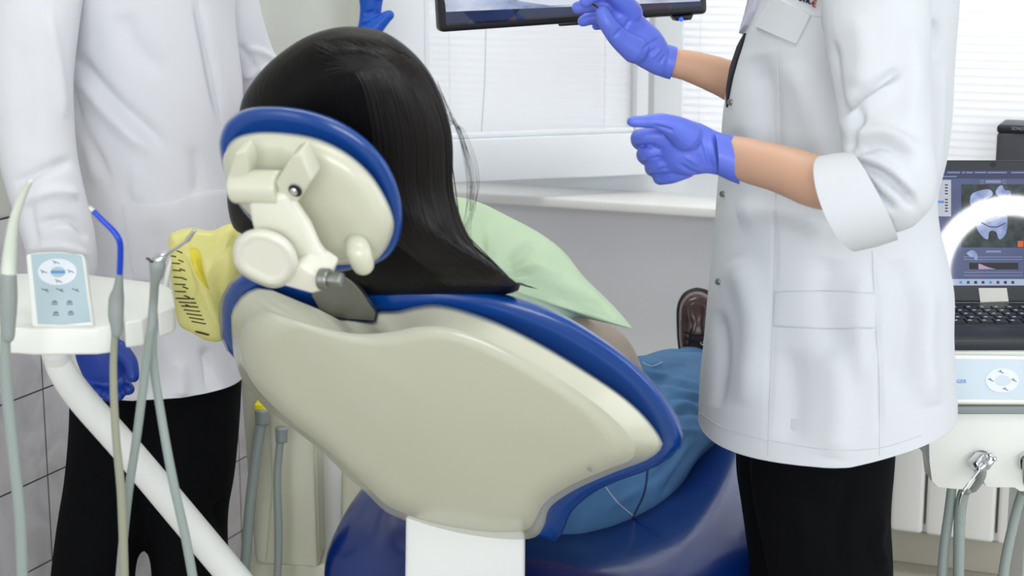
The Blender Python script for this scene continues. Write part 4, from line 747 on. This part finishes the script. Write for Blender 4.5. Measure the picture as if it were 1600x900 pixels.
box('unit_post', (XA+.3, DY+.33, .33), .1, .12, .62, M['unit'], unit, .01); box('unit_base', (XA+.3, DY+.33, .025), .4, .4, .05, M['unit'], unit, .01)
sy = root('air_water_syringe', 'chrome air and water syringe hooked in the front of the right unit', 'dental instrument', P(1535, 720, DY-.02))
lobj('holder_ring', [(.0135, -.02), (.0135, -.002), (.0115, .001), (.0105, -.004), (.008, -.004)], P(1534, 718, DY-.004), pn, M['steel'], sy, 36)
prism('syringe_head', [(1523, 723), (1538, 707), (1549, 711), (1557, 720), (1547, 735), (1534, 737), (1526, 731)], P(1540, 720, DY-.03), (pn+Vector((.25, 0, .2))).normalized(), -.014, .012, M['chrome'], sy, .004)
for x, y in ((1545, 711), (1552, 717)): lobj('button', [(.0035, 0), (.0035, .006), (.002, .0075)], P(x, y, DY-.045), Vector((.1, -1, .3)), M['chrome'], sy, 18)
tube('nozzle_collar', [(1535, 728, DY-.045, 6.5), (1530, 733, DY-.05, 5)], M['chrome'], sy, n=18); tube('nozzle', [(1531, 733, DY-.05, 2.4), (1516, 752, DY-.07, 2.2), (1505, 768, DY-.08, 2.4), (1501, 778, DY-.08, 2), (1499, 789, DY-.08, 1.1)], M['chrome'], sy, n=12)
tube('grip', [(1533, 728, DY-.01, 9), (1532, 745, DY+.0, 8), (1520, 762, DY+.02, 8)], M['gray'], sy, n=16)
tube('hose', [(1513, 766, DY+.02, 7), (1505, 772, DY+.03, 9), (1499, 820, DY+.03, 9), (1497, 960, DY+.03, 8)], M['hose'], sy, n=16)
s5 = root('air_water_syringe', 'chrome handpiece cut by the right edge of the photo in the unit holder', 'dental instrument', P(1606, 724, DY-.02))
tube('holder_ring', [(1598, 730, DY-.015, 5), (1600, 716, DY-.02, 6), (1616, 712, DY-.02, 8)], M['chrome'], s5, n=20); tube('grip', [(1612, 722, DY-.02, 11), (1607, 750, DY, 9), (1600, 768, DY+.02, 8)], M['gray'], s5, n=16)
tube('hose', [(1598, 766, DY+.02, 7), (1588, 800, DY+.03, 7.5), (1572, 870, DY+.03, 8), (1562, 940, DY+.03, 8)], M['hose'], s5, n=16)
hs_ = root('hose', 'grey hose hanging under the right unit left of the chrome syringe', 'hose', P(1486, 768, DY+.04)); tube('hose_tube', [(1487, 764, DY+.04, 7.5), (1483, 800, DY+.04, 8), (1475, 860, DY+.04, 8), (1468, 950, DY+.04, 8)], M['hose'], hs_, n=16)
# laptop
LYf = 2.67; lap = root('laptop', 'open black laptop showing a tooth scan on the right dental unit', 'laptop', P(1552, 548, LYf))
zl = zT; fL = onz(1552, 548, zl+.0); LXc = P(1552, 250, 2.95).x
hy = onz(1552, 474, zl+.02).y; LW = .375
base = slabw('laptop_base', LXc-LW/2, LXc+LW/2, fL.y+.0, hy+.01, zl, zl+.02, M['lapb'], lap, .004)
ks = []; kl = []
D = hy-fL.y
for r_i in range(5):
    for k in range(15):
        x = LXc-LW/2+.018+(k+.5)*(LW-.036)/15+(.003*r_i if r_i < 4 else 0); y = hy-.03-(r_i+.5)*(D*.5)/5
        ks.append(boxg((x, y, zl+.0215), EX, EY, EZ, .019, D*.5/5*.82, .003)); kl.append(boxg((x-.003, y+.002, zl+.0233), EX, EY, EZ, .005, .004, .0004))
v, f = merge(ks); link('keys', mk(v, f), M['keyb'], base, False); v, f = merge(kl); link('key_legends', mk(v, f), M['keyleg'], base, False)
slabw('palm_rest', LXc-LW/2+.004, LXc+LW/2-.004, fL.y+.004, fL.y+D*.30, zl+.0195, zl+.0207, M['mbez'], base, .0004)
# lid
TL = R_(13); nS = Vector((0, -math.cos(TL), math.sin(TL))); pS = Vector((LXc, hy+.008, zl+.02)); su = Vector((0, math.sin(TL), math.cos(TL)))
ptop = onplane(1552, 250, pS, nS); LH = (ptop-pS).dot(su)
lid = box('laptop_lid', pS+su*LH/2-nS*.005, LW, .008, LH, M['lapb'], lap, .004, (EX, nS, su))
def sp(name, ol, h, m, par=None, sm=False): return prism(name, ol, pS, nS, 0.0, h, m, par or lid, 0, sm)
scr = sp('screen', [(1385, 266), (1722, 266), (1722, 446), (1385, 446)], .0004, S['ui'])
sp('title_bar', [(1385, 266), (1722, 266), (1722, 279.5), (1385, 279.5)], .0007, S['uid'])
for a, b_ in ((1480, 1500), (1503, 1508), (1510, 1520), (1523, 1541), (1543, 1573), (1580, 1640)): sp('menu_text', [(a, 268.5), (b_, 268.5), (b_, 270.5), (a, 270.5)], .0009, S['lite'])
sp('tool_bar', [(1470, 275), (1495, 275), (1495, 276.5), (1470, 276.5)], .0009, S['lite'])
sp('list_panel', [(1440, 281), (1486, 281), (1486, 338), (1440, 338)], .0009, S['pale'])
for k in range(10):
    if k != 4: y = 289+k*4.55; sp('list_mark', [(1476.5, y-1), (1481, y-1), (1481, y+1), (1476.5, y+1)], .0011, S['blk'])
sp('list_selection', [(1450, 313.5), (1475, 313.5), (1475, 317.5), (1450, 317.5)], .0011, S['hi'])
xr = sp('scan_image', [(1502, 288), (1722, 288), (1722, 387), (1502, 387)], .0009, S['xr'])
sp('scan_tooth', [(1516, 318), (1518, 304), (1530, 298), (1546, 296), (1551, 304), (1540, 312), (1524, 325)], .0012, S['tooth'], None, True); sp('scan_tooth', [(1556, 302), (1560, 292), (1566, 290), (1570, 297), (1578, 298), (1579, 306), (1568, 310)], .0012, S['tooth'], None, True)
sp('scan_jaw', [(1526, 352), (1540, 345), (1556, 340), (1572, 336), (1574, 350), (1571, 366), (1562, 374), (1556, 362), (1546, 362), (1543, 374), (1532, 366)], .0012, S['tooth'], None, True)
icon('scan_arch', [[(1534, 348), (1545, 354), (1558, 355), (1570, 349)]], pS, nS, .0014, .0009, S['blk'], lid)
sp('scan_marker', [(1590.5, 376.5), (1599, 376.5), (1599, 386), (1590.5, 386)], .0013, S['org'])
sp('scan_buttons', [(1540, 281.5), (1564, 281.5), (1564, 286), (1540, 286)], .0009, S['lite']); 
for x in (1534.5, 1569): icon('round_control', [ell(x, 284, 2.6, 2.6, 12)], pS, nS, .001, .0004, S['lite'], lid)
sp('histogram', [(1514, 410.5), (1591, 410.5), (1591, 421), (1514, 421)], .0011, S['blk']); sp('histogram_curve', [(1529, 412), (1533, 413), (1545, 418), (1556, 420.5), (1529, 420.5)], .0013, S['pink']); sp('slider_bar', [(1541, 391.5), (1564, 391.5), (1564, 394.5), (1541, 394.5)], .0011, S['lite'])
sp('scan_tooth', [(1511, 395), (1520, 391), (1527, 398), (1526, 407), (1521, 402), (1515, 400)], .0013, S['tooth'], None, True)
for y in (401, 405, 425, 430): sp('panel_line', [(1506, y), (1598, y), (1598, y+.8), (1506, y+.8)], .0011, S['lite'])
sp('task_bar', [(1385, 436), (1722, 436), (1722, 446), (1385, 446)], .0009, S['task'])
for k in range(8): x = 1501+k*11.6; sp('task_icon', [(x-2, 439), (x+2.5, 439), (x+2.5, 443.5), (x-2, 443.5)], .0012, [S['hi'], S['uid'], S['blk'], S['navy']][k % 4])
lobj('webcam', [(.004, 0), (.004, .001), (.0028, .0011), (.0025, .0006)], onplane(1552, 257, pS+nS*-.001, nS), nS, M['dark'], lid, 24)
prism('paper_label', [(1529, 450), (1573, 450), (1576, 471), (1532, 472)], pS, nS, -.001, .0006, M['label'], lid, 0)
# ring lamp whose mirror image shows in the laptop screen
d = ray(1578, 428).normalized(); t1 = (pS-CAM).dot(nS)/d.dot(nS); hitp = CAM+d*t1; vc = CAM+d*(t1+2.75); Dv = (vc-CAM).dot(fwd)
mir = vc-nS*2*((vc-pS).dot(nS)); md = d-nS*2*d.dot(nS)
rg = root('ring_lamp', 'round ring lamp on a stand facing the laptop', 'lamp', (mir.x, mir.y, 0)); torus('ring_tube', mir, md, 107*Dv/F, 15.5*Dv/F, M['ring'], rg, 96, 16, .6)
torus('ring_housing', mir+md*.03, md, 107*Dv/F, 18*Dv/F, M['lampm'], rg, 96, 16, .5)
v, f = sweepg([wp(mir.x, mir.y, 0), mir-EZ*107*Dv/F+md*.03], [.012, .012], n=16); link('stand_pole', fixn(mk(v, f)), M['mbez'], rg)
for k in range(3): a = k*2.09; v, f = sweepg([wp(mir.x, mir.y, .35), wp(mir.x+.35*math.cos(a), mir.y+.35*math.sin(a), .01)], [.009, .009], n=10); link('stand_leg', fixn(mk(v, f)), M['mbez'], rg)
# speaker
spY = 3.25; spz = P(1560, 250, spY).z; sk = root('speaker', 'small dark grey speaker behind the laptop at the right edge', 'speaker', P(1612, 258, 3.4))
q1 = P(1556, 196, 3.62); q2 = P(1556, 258, 3.62); spw = .12; zs = WZ0+.003
oS = onplane(1555, 230, B0+nb*.14, nb); 
cS = oS+e1*(spw/2)-nb*.06; zt2 = onplane(1560, 196, B0+nb*.14, nb).z
box('speaker_body', Vector((cS.x, cS.y, (zs+zt2-.012)/2)), spw, .11, zt2-.012-zs, M['spk'], sk, .012, (e1, nb, EZ)); box('speaker_top', Vector((cS.x, cS.y, zt2-.008)), spw, .11, .018, M['spkt'], sk, .007, (e1, nb, EZ))
text('speaker_lettering', 'SONOS', onplane(1580.5, 202.8, B0+nb*.1405, nb)+nb*-.0, e1, EZ, .0085, M['spktxt'], sk, .0012)
sk.location = Vector((cS.x, cS.y, zs))
for o in sk.children: o.matrix_parent_inverse = Matrix.Translation(-sk.location)

# ------------------------------------------------------------ wall monitor
mY = 3.0; A = P(688, 51, mY); B_ = P(1107, 22, mY+.12); mu = (B_-A).normalized(); upm = Vector((mu.x*0, 0, 1)); mn = mu.cross(upm); mn = mn if mn.y < 0 else -mn; mn.normalize(); upm = (mu.cross(mn)); upm = upm if upm.z > 0 else -upm
mon = root('monitor', 'black monitor with a tooth x-ray hanging above the patient', 'monitor', (A+B_)/2)
MW = (B_-A).length; MH = MW*.6; mc = (A+B_)/2+upm*MH/2
box('monitor_case', mc-mn*.02, MW, .035, MH, M['mbez'], mon, .008, (mu, mn, upm))
def mp(name, ol, h, m, sm=False): return prism(name, ol, A, mn, -.004, h, m, mon, 0, sm)
kk = lambda x, y: (x, y)
mp('screen', [(686, -200), (1092, -230), (1096, 12), (697, 40)], .0008, S['navy']); mp('xray_image', [(694, -200), (1092, -230), (1094, 2), (697, 18.5), (695, 0)], .001, S['film']); mp('xray_highlight', [(808, 1), (850, -6), (915, -4), (1000, -8), (1000, 2), (860, 8.5), (835, 5)], .0012, S['filmw'])
mp('taskbar_edge', [(697, 37), (1096, 9.5), (1096, 12), (697, 40)], .0012, S['blk'])
prism('power_switch', [(1053, 26), (1084, 23), (1080, 31), (1058, 33)], A, mn, -.025, -.001, M['mbez'], mon, .001); lobj('power_light', [(.004, 0), (.0035, .003), (.001, .004)], onplane(1064, 30, A+mn*.0, mn), mn-EZ*.5, S['led'], mon, 16)
tube('sensor_lip', [(875, 38.5, 3.04, 2.5), (905, 36.5, 3.05, 2.5), (925, 35, 3.06, 2.5)], M['mbez'], mon, n=8)
v, f = sweepg([mc-mn*.04, mc-mn*.1, mc-mn*.12+EZ*.2, Vector((mc.x, (mc-mn*.12).y, 2.8))], [.02]*4, n=16); link('monitor_arm', fixn(mk(v, f)), M['white'], mon)
